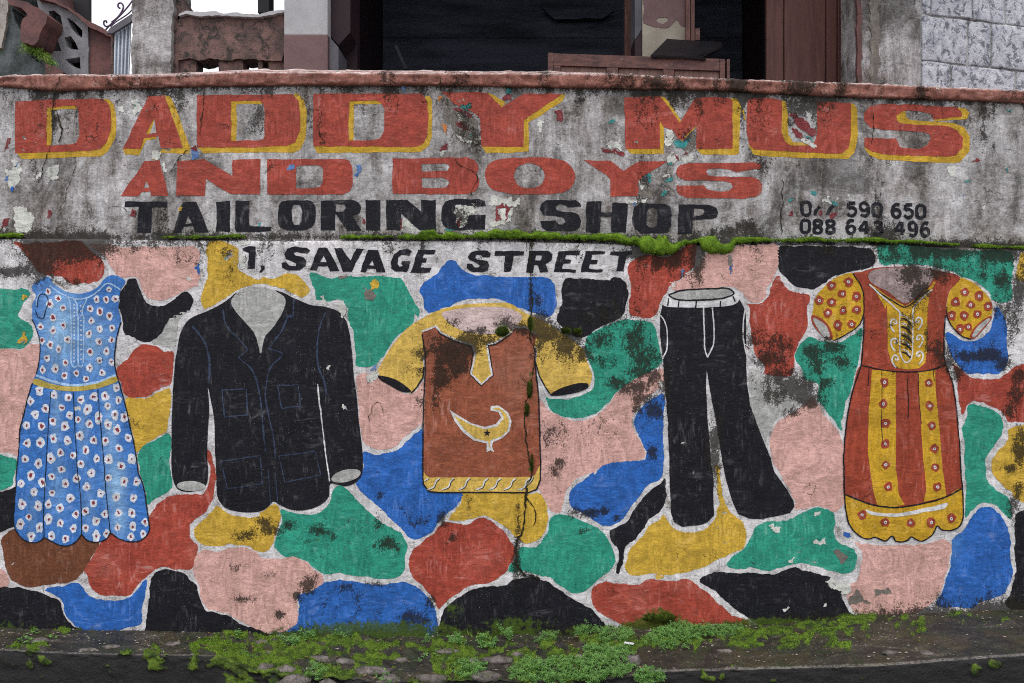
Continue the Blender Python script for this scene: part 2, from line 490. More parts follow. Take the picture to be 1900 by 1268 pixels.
    h = N.math('ADD', N.math('MULTIPLY', rip, 1.0), N.math('MULTIPLY', grain, .30))
    h = N.math('SUBTRACT', h, N.math('MULTIPLY', pm, .35)); h = N.math('SUBTRACT', h, N.math('MULTIPLY', cm, .55))
    h = N.math('SUBTRACT', h, N.math('MULTIPLY', crk, .8)); h = N.math('ADD', h, N.math('MULTIPLY', N.math('MULTIPLY', mm, mo), .7))
    N.l.new(N.bump(h, .85, .0042), go.inputs["Normal"])
    return g
WG = weather_group()

def coat(name, rgb, tint=None, scuff=.3, chips=1.0, pits=1.0, under=(150, 144, 138), grime=1.0):
    m = bpy.data.materials.new(name); m.use_nodes = True; nt = m.node_tree
    b = nt.nodes["Principled BSDF"]
    g = nt.nodes.new("ShaderNodeGroup"); g.node_tree = WG
    g.inputs["Color"].default_value = (*lin(rgb), 1); g.inputs["Tint"].default_value = (*lin(tint or rgb), 1)
    g.inputs["Scuff"].default_value = scuff; g.inputs["Chips"].default_value = chips; g.inputs["Pits"].default_value = pits
    g.inputs["Grime"].default_value = grime
    g.inputs["Under"].default_value = (*lin(under), 1)
    nt.links.new(g.outputs["Color"], b.inputs["Base Color"]); nt.links.new(g.outputs["Roughness"], b.inputs["Roughness"])
    nt.links.new(g.outputs["Normal"], b.inputs["Normal"])
    b.inputs["Specular IOR Level"].default_value = .18
    return m

def plaster_mat():
    """bare render of the sign wall: layered greys, runs, flakes of older coats"""
    m = coat("old_render", (160, 156, 156), scuff=.15, chips=1.0, pits=1.0, under=(190, 186, 180))
    nt = m.node_tree; N = NT(nt); g = [n for n in nt.nodes if n.type == 'GROUP'][0]
    P = N.pos()
    a = N.noise(N.mapv(P, (10, 10, 2.0)), 1.0, 6, .66, .5)       # runs
    b = N.noise(P, 6, 8, .72, .6); c = N.noise(P, 95, 5, .78)
    v = N.math('ADD', N.math('MULTIPLY', a, .40), N.math('ADD', N.math('MULTIPLY', b, .34), N.math('MULTIPLY', c, .26)))
    r = nt.nodes.new("ShaderNodeValToRGB"); e = r.color_ramp.elements
    e[0].position = .37; e[0].color = (*lin((44, 40, 38)), 1)
    e[1].position = .61; e[1].color = (*lin((208, 204, 206)), 1)
    for p, cl in ((.42, (90, 84, 80)), (.46, (130, 124, 121)), (.505, (162, 157, 156)), (.56, (190, 186, 187))):
        q = e.new(p); q.color = (*lin(cl), 1)
    nt.links.new(v, r.inputs[0])
    br = N.mix(N.math('MULTIPLY', N.ss(N.noise(P, 4.3, 5, .65), .50, .64), .26), r.outputs[0], lin((112, 94, 80)))
    bl = N.noise(P, 2.6, 6, .68, .8)
    br = N.mix(N.ss(bl, .50, .60, 0, .45), br, lin((206, 203, 204)))
    br = N.mix(N.ss(bl, .48, .36, 0, .68), br, lin((62, 58, 54)))
    sp = N.noise(P, 260, 3, .75)
    br = N.mix(N.ss(sp, .56, .70, 0, .65), br, lin((48, 44, 42)))
    br = N.mix(N.ss(sp, .42, .30, 0, .55), br, lin((226, 223, 223)))
    fl = N.noise(P, 40, 6, .75, 1.0)
    br = N.mix(N.ss(fl, .66, .69, 0, .7), br, lin((205, 204, 198)))
    nt.links.new(br, g.inputs["Color"]); nt.links.new(br, g.inputs["Tint"])
    return m

def white_mat():
    m = coat("limewash", (196, 190, 189), scuff=.2, chips=1.0, pits=1.0, under=(150, 145, 140))
    nt = m.node_tree; N = NT(nt); g = [n for n in nt.nodes if n.type == 'GROUP'][0]
    P = N.pos(); b = N.noise(P, 12, 5, .66, .4); c = N.noise(P, 160, 3, .75)
    v = N.math('ADD', N.math('MULTIPLY', b, .6), N.math('MULTIPLY', c, .4))
    col = N.mix(N.ss(v, .36, .50), lin((132, 126, 121)), lin((216, 212, 213)))
    nt.links.new(col, g.inputs["Color"]); nt.links.new(col, g.inputs["Tint"])
    return m

def basic(name, rgb, rgb2=None, rough=.7, sc=8, fine=90, bump=.4, dist=.003, stretch=(1, 1, 1), fac=.5, dirt=None, spec=.3, dthr=(.5, .62)):
    m = bpy.data.materials.new(name); m.use_nodes = True; nt = m.node_tree; N = NT(nt)
    b = nt.nodes["Principled BSDF"]; P = N.mapv(N.pos(), stretch)
    n1 = N.noise(P, sc, 5, .62, .3); n2 = N.noise(P, fine, 3, .65)
    v = N.math('ADD', N.math('MULTIPLY', n1, .65), N.math('MULTIPLY', n2, .35))
    col = N.mix(N.ss(v, .5 - .16 * fac * 2, .5 + .16 * fac * 2), lin(rgb), lin(rgb2 or tuple(int(c * .7) for c in rgb)))
    if dirt:
        d = N.noise(N.pos(), sc * 1.3, 9, .78, .6)
        col = N.mix(N.ss(d, dthr[0], dthr[1], 0, .85), col, lin(dirt))
    nt.links.new(col, b.inputs["Base Color"]); b.inputs["Roughness"].default_value = rough
    b.inputs["Specular IOR Level"].default_value = spec
    nt.links.new(N.bump(N.math('ADD', n1, N.math('MULTIPLY', n2, .5)), bump, dist), b.inputs["Normal"])
    return m

M = {}
M['render'] = plaster_mat()
M['white'] = white_mat()
M['letter_red'] = coat("letter_red", (164, 72, 59), scuff=.14, pits=.8, grime=.62)
M['letter_yellow'] = coat("letter_yellow", (196, 156, 48), scuff=.08, pits=.7, grime=.6)
M['letter_black'] = coat("letter_black", (26, 26, 34), scuff=.1, pits=.3, grime=.5)
M['red'] = coat("red_oxide", (168, 72, 57), tint=(190, 110, 95), scuff=.5)
M['yellow'] = coat("ochre", (204, 166, 62), scuff=.15)
M['green'] = coat("green", (48, 150, 126), scuff=.3, pits=.9)
M['blue'] = coat("blue", (46, 102, 182), tint=(110, 165, 215), scuff=.2)
M['pink'] = coat("pink", (214, 168, 158), scuff=.15, pits=.9)
M['black'] = coat("black", (25, 25, 32), scuff=.03, pits=.4, chips=.8)
M['brown'] = coat("brown", (116, 70, 48), scuff=.2)
M['grey'] = coat("grey", (176, 175, 172), scuff=.1)
M['dress_blue'] = coat("dress_blue", (62, 118, 192), tint=(150, 192, 230), scuff=.16)
M['dot_white'] = coat("dot_white", (214, 216, 224), scuff=.05, pits=.35)
M['dot_red'] = coat("dot_red", (140, 52, 58), scuff=.05, pits=.3)
M['line_white'] = coat("line_white", (216, 214, 214), scuff=.05, pits=.35)
M['line_blue'] = coat("line_blue", (56, 66, 90), scuff=.0, pits=.6)
M['line_black'] = coat("line_black", (24, 23, 30), scuff=.04, pits=.2, chips=.4)
M['pale_blue'] = coat("pale_blue", (164, 196, 230), scuff=.05, pits=.5)
M['shirt_brown'] = coat("shirt_brown", (150, 84, 60), tint=(176, 128, 110), scuff=.25)
M['shirt_yellow'] = coat("shirt_yellow", (216, 180, 88), scuff=.1)
M['pale_pink'] = coat("pale_pink", (208, 184, 180), scuff=.1)
M['mauve'] = coat("mauve", (158, 138, 136), scuff=.1)
M['gown_red'] = coat("gown_red", (156, 68, 48), scuff=.2)
M['gown_yellow'] = coat("gown_yellow", (202, 158, 42), scuff=.08)
M['belt'] = coat("belt", (186, 164, 76), scuff=.05)
M['teal'] = coat("flake_teal", (60, 140, 138)); M['maroon'] = coat("flake_maroon", (126, 52, 56))
M['flake_white'] = coat("flake_white", (208, 207, 200)); M['flake_blue'] = coat("flake_blue", (92, 124, 176))
M['flake_orange'] = coat("flake_orange", (196, 120, 66)); M['flake_grey'] = coat("flake_grey", (120, 113, 106))
M['crack'] = basic("crack_shadow", (34, 31, 28), (52, 50, 34), rough=.9, spec=.1)
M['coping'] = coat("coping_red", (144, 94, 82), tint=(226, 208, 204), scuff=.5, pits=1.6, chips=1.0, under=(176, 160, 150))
# ------------------------------------------------------------ stains as they sit on the wall
GRIME += [(842, 598, 16, 9, .8), (895, 612, 10, 8, .9), (870, 618, 14, 7, .7), (935, 600, 20, 12, .8), (905, 632, 20, 12, .9), (965, 610, 22, 14, 1.0),
  (835, 655, 34, 26, 1.25), (868, 640, 30, 18, 1.2), (850, 680, 20, 20, 1.15), (818, 700, 18, 24, 1.1), (808, 745, 10, 26, .8), (782, 655, 20, 14, .9), (778, 690, 14, 10, .7),
  (760, 685, 12, 12, .5), (785, 745, 14, 26, .6), (1015, 618, 30, 18, 1.2), (1050, 640, 26, 18, 1.2), (1080, 655, 18, 14, 1.1), (1005, 600, 18, 18, 1.1), (1000, 640, 12, 24, .9), (1060, 625, 26, 12, 1.2),
  (1040, 660, 60, 26, .6), (1110, 632, 34, 22, .8), (1120, 670, 24, 16, .75), (1178, 630, 26, 30, .85), (1200, 665, 26, 26, .9), (1185, 690, 26, 14, .9), (1150, 712, 34, 12, .8),
  (1175, 718, 34, 16, 1.0), (1215, 700, 14, 24, 1.0), (1195, 740, 26, 14, .9), (1215, 762, 20, 20, 1.0), (1235, 725, 10, 50, .8), (1212, 840, 10, 14, 1.0), (1180, 760, 12, 14, .9),
  (1130, 590, 60, 34, .6), (1030, 810, 30, 30, .7), (1040, 860, 14, 12, .9), (1030, 875, 12, 12, .8), (1118, 738, 10, 8, .6), (1100, 790, 90, 60, .35),
  (1325, 835, 16, 60, .95), (1290, 800, 40, 60, .3), (1000, 560, 10, 14, .9), (1002, 590, 14, 12, 1.0), (985, 560, 5, 110, .7),
  (1400, 632, 30, 20, .8), (1425, 665, 34, 18, 1.0), (1445, 640, 34, 24, .8), (1450, 700, 40, 22, .9), (1480, 722, 44, 22, 1.15), (1500, 742, 26, 18, 1.2), (1440, 735, 34, 20, .9), (1465, 765, 24, 10, .8),
  (1510, 655, 30, 16, .9), (1545, 645, 22, 14, 1.0), (1555, 672, 30, 14, .8), (1515, 680, 20, 20, .8), (1530, 712, 20, 12, .9), (1590, 620, 30, 10, .7), (1535, 630, 20, 8, .8),
  (1690, 510, 24, 22, 1.0), (1705, 540, 18, 18, 1.1), (1735, 505, 30, 20, .6), (1720, 640, 12, 30, .7), (1740, 650, 16, 34, .8), (1685, 610, 14, 40, .8), (1662, 640, 14, 50, .5), (1700, 570, 20, 10, .7),
  (1760, 670, 16, 30, .9), (1800, 662, 26, 10, 1.2), (1835, 658, 24, 12, 1.25), (1860, 675, 16, 14, 1.1), (1775, 690, 24, 16, .9), (1840, 640, 40, 10, .5), (1865, 575, 20, 26, .8), (1880, 600, 18, 40, .8),
  (1670, 478, 40, 14, .7), (1740, 470, 60, 12, .8), (1860, 475, 30, 14, .9), (1800, 505, 60, 20, .45), (1860, 525, 16, 20, .9), (1890, 540, 14, 40, 1.0),
  (1885, 735, 20, 24, .8), (1875, 762, 14, 16, 1.0), (1890, 700, 16, 16, 1.0), (1892, 830, 14, 40, 1.0), (1880, 870, 18, 8, 1.0), (1890, 905, 10, 18, 1.0), (1880, 940, 12, 30, .9),
  (500, 985, 30, 12, .85), (490, 970, 16, 12, .9), (455, 995, 30, 10, .8), (535, 975, 14, 10, .9), (590, 985, 24, 12, .9), (570, 1000, 20, 10, .6), (620, 995, 10, 8, .7), (700, 975, 12, 12, .8),
  (715, 1010, 22, 14, 1.0), (735, 1015, 12, 10, .8), (600, 1000, 130, 50, .3), (572, 1085, 16, 18, 1.1), (550, 1105, 6, 6, 1.6), (520, 1140, 10, 8, 1.2), (500, 1065, 14, 10, .6), (440, 1055, 18, 12, .6), (450, 1112, 22, 6, .7),
  (775, 970, 20, 10, .8), (790, 965, 10, 10, .8), (705, 920, 8, 8, .9), (760, 950, 50, 30, .35), (700, 1085, 24, 6, .9), (640, 1090, 18, 8, .8), (640, 1115, 90, 30, .45), (800, 1115, 10, 14, .9), (770, 1145, 30, 14, .8),
  (820, 965, 10, 22, .9), (840, 995, 10, 12, .9), (870, 930, 10, 18, .6), (840, 1010, 60, 50, .3), (960, 980, 6, 60, 1.0), (958, 1040, 8, 40, 1.1), (975, 1068, 24, 8, 1.0),
  (1092, 952, 22, 9, 1.15), (1120, 950, 12, 8, 1.0), (1068, 950, 14, 10, .9), (1145, 962, 8, 6, .9), (1085, 985, 16, 8, .7), (1030, 1095, 40, 12, .2),
  (455, 480, 26, 12, .5), (430, 500, 20, 10, .5), (420, 470, 16, 6, .8), (425, 520, 40, 30, .3), (20, 505, 40, 8, 1.1), (45, 500, 24, 8, .8), (80, 495, 24, 22, .9), (140, 465, 40, 16, .9), (135, 525, 20, 8, .7),
  (100, 470, 50, 24, .7), (350, 480, 30, 14, .4), (1250, 480, 30, 20, .9), (1290, 475, 14, 30, .8), (1265, 510, 30, 16, .5), (1185, 462, 10, 6, .9), (1170, 470, 30, 8, .7), (1342, 545, 14, 4, .4),
  # sign wall
  (590, 235, 24, 28, .55), (475, 225, 18, 30, .5), (300, 195, 20, 26, .5), (870, 260, 26, 26, .5), (860, 240, 14, 40, .6), (855, 400, 14, 16, .7), (1370, 205, 10, 20, .6), (1375, 182, 14, 16, .9), (1340, 195, 10, 24, .6),
  (1490, 200, 26, 18, .8), (1470, 215, 10, 26, .5), (1430, 240, 40, 100, .28), (1640, 300, 60, 16, .3), (1800, 260, 30, 60, .25), (1632, 390, 12, 46, .75), (1635, 430, 24, 20, .8), (1385, 420, 20, 16, .9), (1350, 430, 24, 12, .8), (1420, 310, 20, 20, .5),
  (150, 400, 60, 24, .3), (255, 395, 24, 10, .4), (300, 400, 12, 30, .5), (60, 300, 14, 60, .3), (100, 220, 10, 30, .5), (1000, 310, 60, 40, .25), (1260, 200, 14, 30, .5), (1270, 250, 14, 14, .7), (340, 190, 10, 20, .5), (1195, 340, 14, 24, .4), (395, 320, 40, 24, .25)]
MOSS += [(932, 615, 14, 10, 1.3), (985, 600, 6, 18, 1.1), (983, 720, 5, 30, 1.0), (1050, 612, 9, 6, 1.2), (1072, 615, 8, 6, 1.2), (985, 870, 4, 20, .9), (1225, 1150, 30, 18, 1.1), (1185, 1165, 20, 8, .9),
  (840, 640, 14, 8, .5), (590, 1000, 10, 8, .5), (840, 1130, 20, 20, .6), (1760, 680, 6, 8, .7), (960, 1155, 50, 12, .6), (700, 1165, 120, 12, .8), (1450, 1160, 60, 10, .8), (1590, 1150, 26, 8, 1.0), (1775, 1140, 20, 6, 1.0)]
CHIP += [(40, 300, 30, 50, .55), (20, 330, 24, 40, .6), (100, 320, 16, 16, .7), (60, 360, 30, 20, .4), (270, 195, 36, 26, .6), (245, 275, 16, 12, .5), (310, 285, 20, 16, .8), (225, 305, 14, 16, .5), (350, 235, 8, 40, .6), (365, 285, 12, 12, .6),
  (860, 210, 30, 40, .65), (910, 170, 40, 8, .7), (880, 250, 24, 24, .5), (830, 190, 12, 30, .6), (1020, 225, 30, 24, .6), (1045, 270, 20, 20, .45), (1140, 280, 24, 16, .8), (1185, 280, 20, 30, .5), (1240, 260, 20, 16, .9), (1270, 285, 34, 18, .9),
  (1200, 345, 20, 30, .7), (1235, 330, 14, 40, .8), (1175, 380, 20, 6, 1.0), (1480, 230, 24, 40, .35), (1500, 250, 20, 20, .4), (930, 390, 30, 30, .6), (880, 390, 20, 20, .55), (1480, 320, 30, 24, .45), (1550, 370, 40, 24, .5), (1770, 310, 20, 20, .5),
  (1840, 330, 24, 60, .45), (1790, 370, 30, 20, .4), (430, 470, 20, 20, .8), (376, 490, 10, 30, .8), (645, 465, 24, 12, .5), (760, 490, 14, 14, .5), (680, 550, 20, 24, .55), (630, 570, 14, 16, .8), (650, 580, 14, 10, .8), (630, 510, 20, 6, .6),
  (1300, 490, 24, 20, .6), (1265, 500, 16, 24, .45), (1395, 640, 20, 24, .6), (1500, 1085, 14, 10, .4), (60, 540, 14, 40, .7), (80, 530, 14, 16, .6), (110, 510, 12, 10, .6), (45, 600, 12, 20, .7), (40, 640, 14, 20, .6), (145, 765, 10, 6, .8),
  (690, 690, 10, 10, .6), (560, 800, 40, 40, .3), (470, 850, 60, 60, .2), (620, 755, 16, 12, .4), (1540, 975, 60, 14, .35), (1480, 1010, 50, 30, .35), (1555, 1040, 10, 10, .7), (1545, 1085, 14, 8, .9), (1600, 1110, 30, 10, .5), (1510, 640, 12, 6, .5),
  (1310, 980, 60, 30, .3), (1345, 950, 24, 30, .4), (1200, 980, 8, 40, .4), (1280, 870, 14, 30, .3), (1750, 500, 30, 40, .15), (1840, 900, 14, 10, .5), (1000, 880, 120, 40, .1)]

# ------------------------------------------------------------ the two walls
def wall_mesh(name, xs, topf, botf, Yf, mat, parent, back, rounded=True):
    k = S * (D + Yf) / D
    n = len(xs); rows = []
    nr = int((np.max(botf(xs) - topf(xs))) / 5.5)
    X = (xs - 950) * k
    zt = CZ + (634 - topf(xs)) * k; zb = CZ + (634 - botf(xs)) * k
    for j in range(nr + 1):
        u = j / nr
        z = zb + (zt - .012 - zb) * u
        rows.append(np.stack([X, Yf - relief(X, z), z], 1))
    for dy, dz in ((.002, -.006), (.006, -.002), (.013, 0.0)):
        z = zt + dz; rows.append(np.stack([X, Yf + dy - relief(X, zt - .012), z + .0015 * (vnoise(X * 30, X * 0) - .5)], 1))
    rows.append(np.stack([X, np.full(n, back), zt], 1))
    rows.append(np.stack([X, np.full(n, back), zb], 1))
    R = len(rows); V = np.concatenate(rows)
    F = []
    for j in range(R):
        j2 = (j + 1) % R
        a = np.arange(n - 1)
        F.append(np.stack([j * n + a, j * n + a + 1, j2 * n + a + 1, j2 * n + a], 1))
    F = np.concatenate(F).tolist()
    F.append([j * n for j in range(R)]); F.append([j * n + n - 1 for j in range(R)][::-1])
    o = add_mesh(name, V, F, mat, parent, None, attrs_for(V[:, 0], V[:, 2], Yf), True)
    return o

mural = thing("mural_wall", (0, 0, .3), "lower street wall painted with clothes over colourful camouflage patches", "wall")
signw = thing("sign_wall", (0, UPY, CZ + .5), "upper grey weathered wall carrying the red and black painted tailoring sign", "wall")
xs = np.arange(-460, 2361, 5.5)
wall_mesh("wall_face", xs, lambda x: L(LTOP, x), lambda x: L(FOOT, x) + 60, 0.0, M['white'], mural, .30)
wall_mesh("wall_face", xs, lambda x: L(COPB, x) - 8, lambda x: L(LEDGE, x) + 10, UPY, M['render'], signw, .34)

def coping():
    k = S * (D + UPY) / D
    xc = np.arange(-460, 2361, 3.5); n = len(xc); X = (xc - 950) * k
    zt = CZ + (634 - L(COPT, xc)) * k; zb = CZ + (634 - L(COPB, xc)) * k
    rag = (fbm(xc / 9, xc * 0 + 3, 3) - .5) * .012; rag2 = (fbm(xc / 22, xc * 0 + 8, 3) - .5)
    back = np.interp(xc, [-100, 60, 300, 700, 1000, 1400, 1640, 1900], [.002, .008, .026, .030, .026, .012, .006, .004])
    prof = []
    for (y, z) in ((.0, zb), (-.018, zb + .003), (-.023, zb + .012), (-.024 + rag2 * .006, zb * .7 + zt * .3), (-.023 - rag2 * .01, zb * .35 + zt * .65),
                   (-.022, zt - .014), (-.018, zt - .005 + rag * .6), (-.008, zt + rag), (.012, zt + rag * .7 + back * .35), (.05, zt + back + rag2 * .006),
                   (.10, zt + back * 1.5 + rag2 * .02), (.15, zt + back * 1.9 + rag * 1.2), (.17, zt + back * 1.9 - .01), (.34, zt + back * 1.2 - .03), (.34, zb), ):
        prof.append(np.stack([X, np.broadcast_to(UPY + y, X.shape) - (relief(X, zb) if True else 0), np.broadcast_to(z, X.shape)], 1))
    for q in range(2, 9):
        r = (fbm(xc / 12 + q * .8, xc * 0 + q * .55, 4) - .5) + .5 * (vnoise(xc / 3.6 + q * 5.1, xc * 0 + q) - .5); prof[q][:, 1] += r * .015 + .010 * (vnoise(xc / 26 + q * 3.3, xc * 0 + q * 2) > .72); prof[q][:, 2] += (fbm(xc / 7 + q * 1.7, xc * 0 + q * .9, 3) - .5) * .006
    R = len(prof); V = np.concatenate(prof); F = []
    for j in range(R):
        j2 = (j + 1) % R; a = np.arange(n - 1)
        F.append(np.stack([j * n + a, j * n + a + 1, j2 * n + a + 1, j2 * n + a], 1))
    F = np.concatenate(F).tolist()
    x = V[:, 0] / k + 950; y = 634 - (V[:, 2] - CZ) / k
    g = np.zeros(len(V))
    for (cx, w, s) in ((1150, 60, .7), (1215, 40, .8), (1255, 16, .8), (1370, 34, 1.1), (1330, 20, .6), (1475, 40, .9), (1560, 18, 1.1), (240, 60, .6), (330, 30, .6), (720, 20, .7), (1010, 16, .7), (1710, 20, .7), (60, 60, .3), (1870, 30, .5), (580, 20, .4), (850, 30, .5)):
        g = np.maximum(g, s * np.exp(-((x - cx) / w) ** 2))
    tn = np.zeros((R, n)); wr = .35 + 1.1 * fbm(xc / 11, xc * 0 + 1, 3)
    tn[6] = .55 * wr; tn[7] = 1.1 * wr; tn[8] = .15 * wr; tn[9] = 1.1 * wr; tn[10] = wr; tn[11] = wr; tn = np.clip(tn, 0, 1).ravel()  # pale edge rows: wet highlight put into the colour, along with worn paint
    g = g * (.55 + fbm(x / 12, y / 12, 3)) * .95
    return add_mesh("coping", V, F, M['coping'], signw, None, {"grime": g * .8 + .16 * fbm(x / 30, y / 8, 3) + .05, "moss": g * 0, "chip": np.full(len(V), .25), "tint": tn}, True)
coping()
# ------------------------------------------------------------ sign lettering
LT = {}   # letter: (fill contours, shade contours)
def letter(word, ch, mat, fill, shade=None, Yf=UPY, parent=None, shade_m='letter_yellow', lab=None, smooth=False, amp=1.2):
    parent = parent or signw
    col = {'letter_red': 'red', 'letter_black': 'black'}[mat]
    lb = lab or (f"{col} letter {ch} in the word {word}")
    o = paint("painted_letter", fill, M[mat], parent, Yf, 2, smooth, amp, label=lb)
    if shade:
        # the yellow side strokes lie under the letter
        for sh in shade:
            paint("letter_shading", [sh], M[shade_m], o, Yf, 1, smooth, amp)
    return o
R_ = 'letter_red'; K_ = 'letter_black'
letter("DADDY", "D", R_, [t(0,0, 112,745,300,735,640,728,760,728,800,765,815,830,815,950,790,1040,740,1095,640,1110,110,1128),
   t(0,0, 345,793,545,778,572,790,580,820,580,1000,560,1045,520,1058,345,1072)],
   [t(0,0, 112,1110,160,1170,740,1150,800,1110,850,1010,852,840,835,765,800,732,765,728,790,780,800,830,800,950,780,1030,730,1080,640,1100),
    t(0,0, 338,790,365,780,560,774,572,806,400,805,380,812,380,1066,338,1074)])
letter("DADDY", "A", R_, [t(0,0, 1090,705,1212,700,1345,1088,1180,1092,1168,1005,1060,1012,1032,1095,903,1097), t(0,0, 1135,870,1152,980,1075,985)],
   [t(0,0, 900,1090,920,1140,1020,1140,1080,1030,1152,1022,1152,1000,1055,1005,1025,1092), t(0,0, 1210,700,1250,710,1300,810,1397,1085,1387,1125,1195,1125,1150,1178,1118,1175,1190,1100,1345,1085,1330,1040),
    t(0,0, 1138,868,1120,930,1102,985,1068,988,1120,880)])
letter("DADDY", "D", R_, [t(0,0, 1448,700,1900,698)+t(1,0, 290,690,330,740,345,830,345,960,310,1050,240,1078,0,1082)+t(0,0, 1445,1085),
   t(0,0, 1697,745)+t(1,0, 50,740,75,765,82,800,82,1000,68,1022,50,1030)+t(0,0, 1697,1035)],
   [t(0,0, 1445,1075,1490,1125,1900,1120)+t(1,0, 0,1122,290,1122,340,1105,385,1020,395,850,375,740,330,690,300,690,335,780,335,960,300,1045,230,1070,0,1075),
    t(0,0, 1692,742)+t(1,0, 55,738,70,765)+t(0,0, 1738,768,1735,1037,1692,1038)], lab="middle red letter D of DADDY")
letter("DADDY", "D", R_, [t(1,0, 440,690,1240,688,1275,740,1285,830,1280,980,1255,1050,1210,1078,440,1078), t(1,0, 705,745,900,735,945,765,960,800,960,960,930,1015,890,1030,697,1035)],
   [t(1,0, 435,1070,475,1125,1230,1118,1290,1070,1310,990,1315,740,1295,705,1262,703,1275,830,1270,980,1245,1045,1200,1070), t(1,0, 700,742,890,733,955,766,890,764,740,770,735,1032,692,1037)], lab="third red letter D of DADDY")
letter("DADDY", "Y", R_, [t(1,0, 1380,678,1715,680,1820,788,1990,690)+t(2,0, 370,690,88,885,88,1080)+t(1,0, 1675,1078,1665,870,1600,815,1480,765)],
   [t(2,0, 368,690,395,702,370,745,120,905,122,1110,0,1125)+t(1,0, 1710,1124,1672,1072,1900,1070)+t(2,0, 80,1070,80,885), t(1,0, 1712,681,1745,688,1850,755,1820,792)])
letter("MUS", "M", R_, [t(2,0, 822,715,1090,708,1232,905,1340,725,1460,712,1600,722,1620,740,1622,1095,1355,1095,1352,925,1235,1040,1180,960,1110,935,1087,888,1085,1095,835,1098)],
   [t(2,0, 1085,706,1125,720,1240,885,1230,908,1190,880), t(2,0, 835,1090,1080,1090,1080,880,1116,930,1115,1130,870,1132), t(2,0, 1352,880,1352,940,1240,1044,1226,1036), t(2,0, 1612,720,1650,725,1680,780,1670,1130,1640,1140,1390,1135,1355,1090,1610,1090)])
letter("MUS", "U", R_, [t(2,0, 1725,738,1780,724,1900,722)+t(3,0, 120,738,122,980,140,1040,185,1072,330,1072,365,1040,378,990,380,745,625,760,628,1000,610,1090,560,1130,500,1130,0,1105)+t(2,0, 1780,1100,1740,1060,1725,960)],
   [t(2,0, 1732,1060,1770,1130,1800,1145,1900,1152)+t(3,0, 0,1150,610,1170,655,1120,678,1000,672,800,650,765,622,760,618,1020,585,1110,540,1120,0,1095)+t(2,0, 1800,1090), t(3,0, 115,738,150,745,165,850,168,990,200,1045,330,1055,330,1078,180,1078,130,1045,115,980)])
letter("MUS", "S", R_, [t(3,0, 1100,770,1410,790,1440,820,1445,855,1230,882,1215,835,1100,815,1010,818,965,845,965,875,985,900,1050,912,1340,930,1410,960,1445,1010,1445,1080,1400,1140,1330,1155,860,1135,780,1110,725,1070,725,1012,960,1020,990,1085,1130,1095,1190,1070,1215,1020,1200,985,1130,965,850,952,770,940,725,890,722,840,760,785,840,765)],
   [t(3,0, 1030,818,1030,860,1060,882,1380,905,1460,940,1500,1000,1495,1110,1430,1195,1380,1203,830,1172,770,1140,725,1080,800,1095,860,1120,1330,1140,1390,1130,1430,1080,1430,1010,1400,970,1340,940,1050,920,980,905,955,865,975,825), t(3,0, 1408,790,1470,795,1500,830,1480,875,1240,892,1235,876,1430,852,1430,822)])
letter("AND", "A", R_, [t(0,1, 1065,115,1175,112,1238,370,1110,372,1105,335,1045,338,1020,372,888,375), t(0,1, 1080,262,1100,308,1058,310)])
letter("AND", "N", R_, [t(0,1, 1298,115,1500,100,1705,225,1708,105,1900,100)+t(1,1, 52,100,52,360)+t(0,1, 1690,360,1508,242,1502,370,1295,370)])
letter("AND", "D", R_, [t(1,1, 105,102,670,100,710,115,730,160,728,290,705,340,650,360,103,362), t(1,1, 315,150,470,145,505,160,515,190,510,270,490,305,440,315,312,317)])
letter("BOYS", "B", R_, [t(1,1, 1022,97,1560,88,1620,105,1650,140,1655,180,1630,212,1655,250,1655,300,1630,340,1570,358,1022,357), t(1,1, 1233,133,1400,133,1430,145,1438,162,1420,188,1235,190), t(1,1, 1235,237,1400,237,1435,255,1440,275,1420,305,1380,312,1240,312)])
letter("BOYS", "O", R_, [spline(t(1,1, 1705,215,1725,150,1790,108,1920,92,2150,92)+t(2,1, 290,95,385,118,440,165,462,228,440,300,385,345,280,358,0,358)+t(1,1, 1860,352,1760,330,1715,280)), spline(t(2,1, 15,225,45,155,125,135,205,155,238,225,205,295,125,315,45,295))])
letter("BOYS", "Y", R_, [t(2,1, 525,108,715,112,820,185,940,115,1145,115,955,230,940,260,925,370,725,375,720,250,690,215)])
letter("BOYS", "S", R_, [t(2,1, 1205,200,1212,165,1235,142,1300,128,1780,128,1830,138,1838,155,1820,172,1650,198,1600,178,1520,170,1440,172,1420,195,1440,222,1500,230,1760,232,1820,255,1838,290,1830,345,1790,380,1700,390,1290,385,1230,365,1210,330,1210,298,1410,298,1430,325,1500,338,1590,335,1620,310,1610,275,1560,262,1270,258,1220,235)])
# black row
letter("TAILORING", "T", K_, [t(0,1, 920,415,1228,412,1228,450,1118,455,1110,640,1012,642,1018,455,918,452)])
letter("TAILORING", "A", K_, [t(0,1, 1340,418,1440,412,1532,638,1430,640,1415,592,1350,597,1330,640,1268,642), t(0,1, 1382,515,1408,575,1360,578)])
letter("TAILORING", "I", K_, [t(0,1, 1590,412,1690,410,1690,635,1588,635)], lab="black letter I between A and L in TAILORING")
letter("TAILORING", "L", K_, [t(0,1, 1728,410,1830,408,1830,590,1860,598)+t(1,1, 20,598,135,600,130,630)+t(0,1, 1900,640,1740,637,1725,610)])
letter("TAILORING", "O", K_, [t(1,1, 180,500,190,440,210,415,240,405,400,403,440,418,458,450,460,500,458,560,430,605,370,625,250,622,195,595,180,560), t(1,1, 318,435,345,440,358,480,355,560,340,585,305,585,285,560,280,480,292,440)])
letter("TAILORING", "R", K_, [t(1,1, 500,405,740,400,780,420,792,450,780,495,730,520,795,625,690,625,605,500,598,625,498,625), t(1,1, 608,432,670,435,682,458,665,485,608,488)])
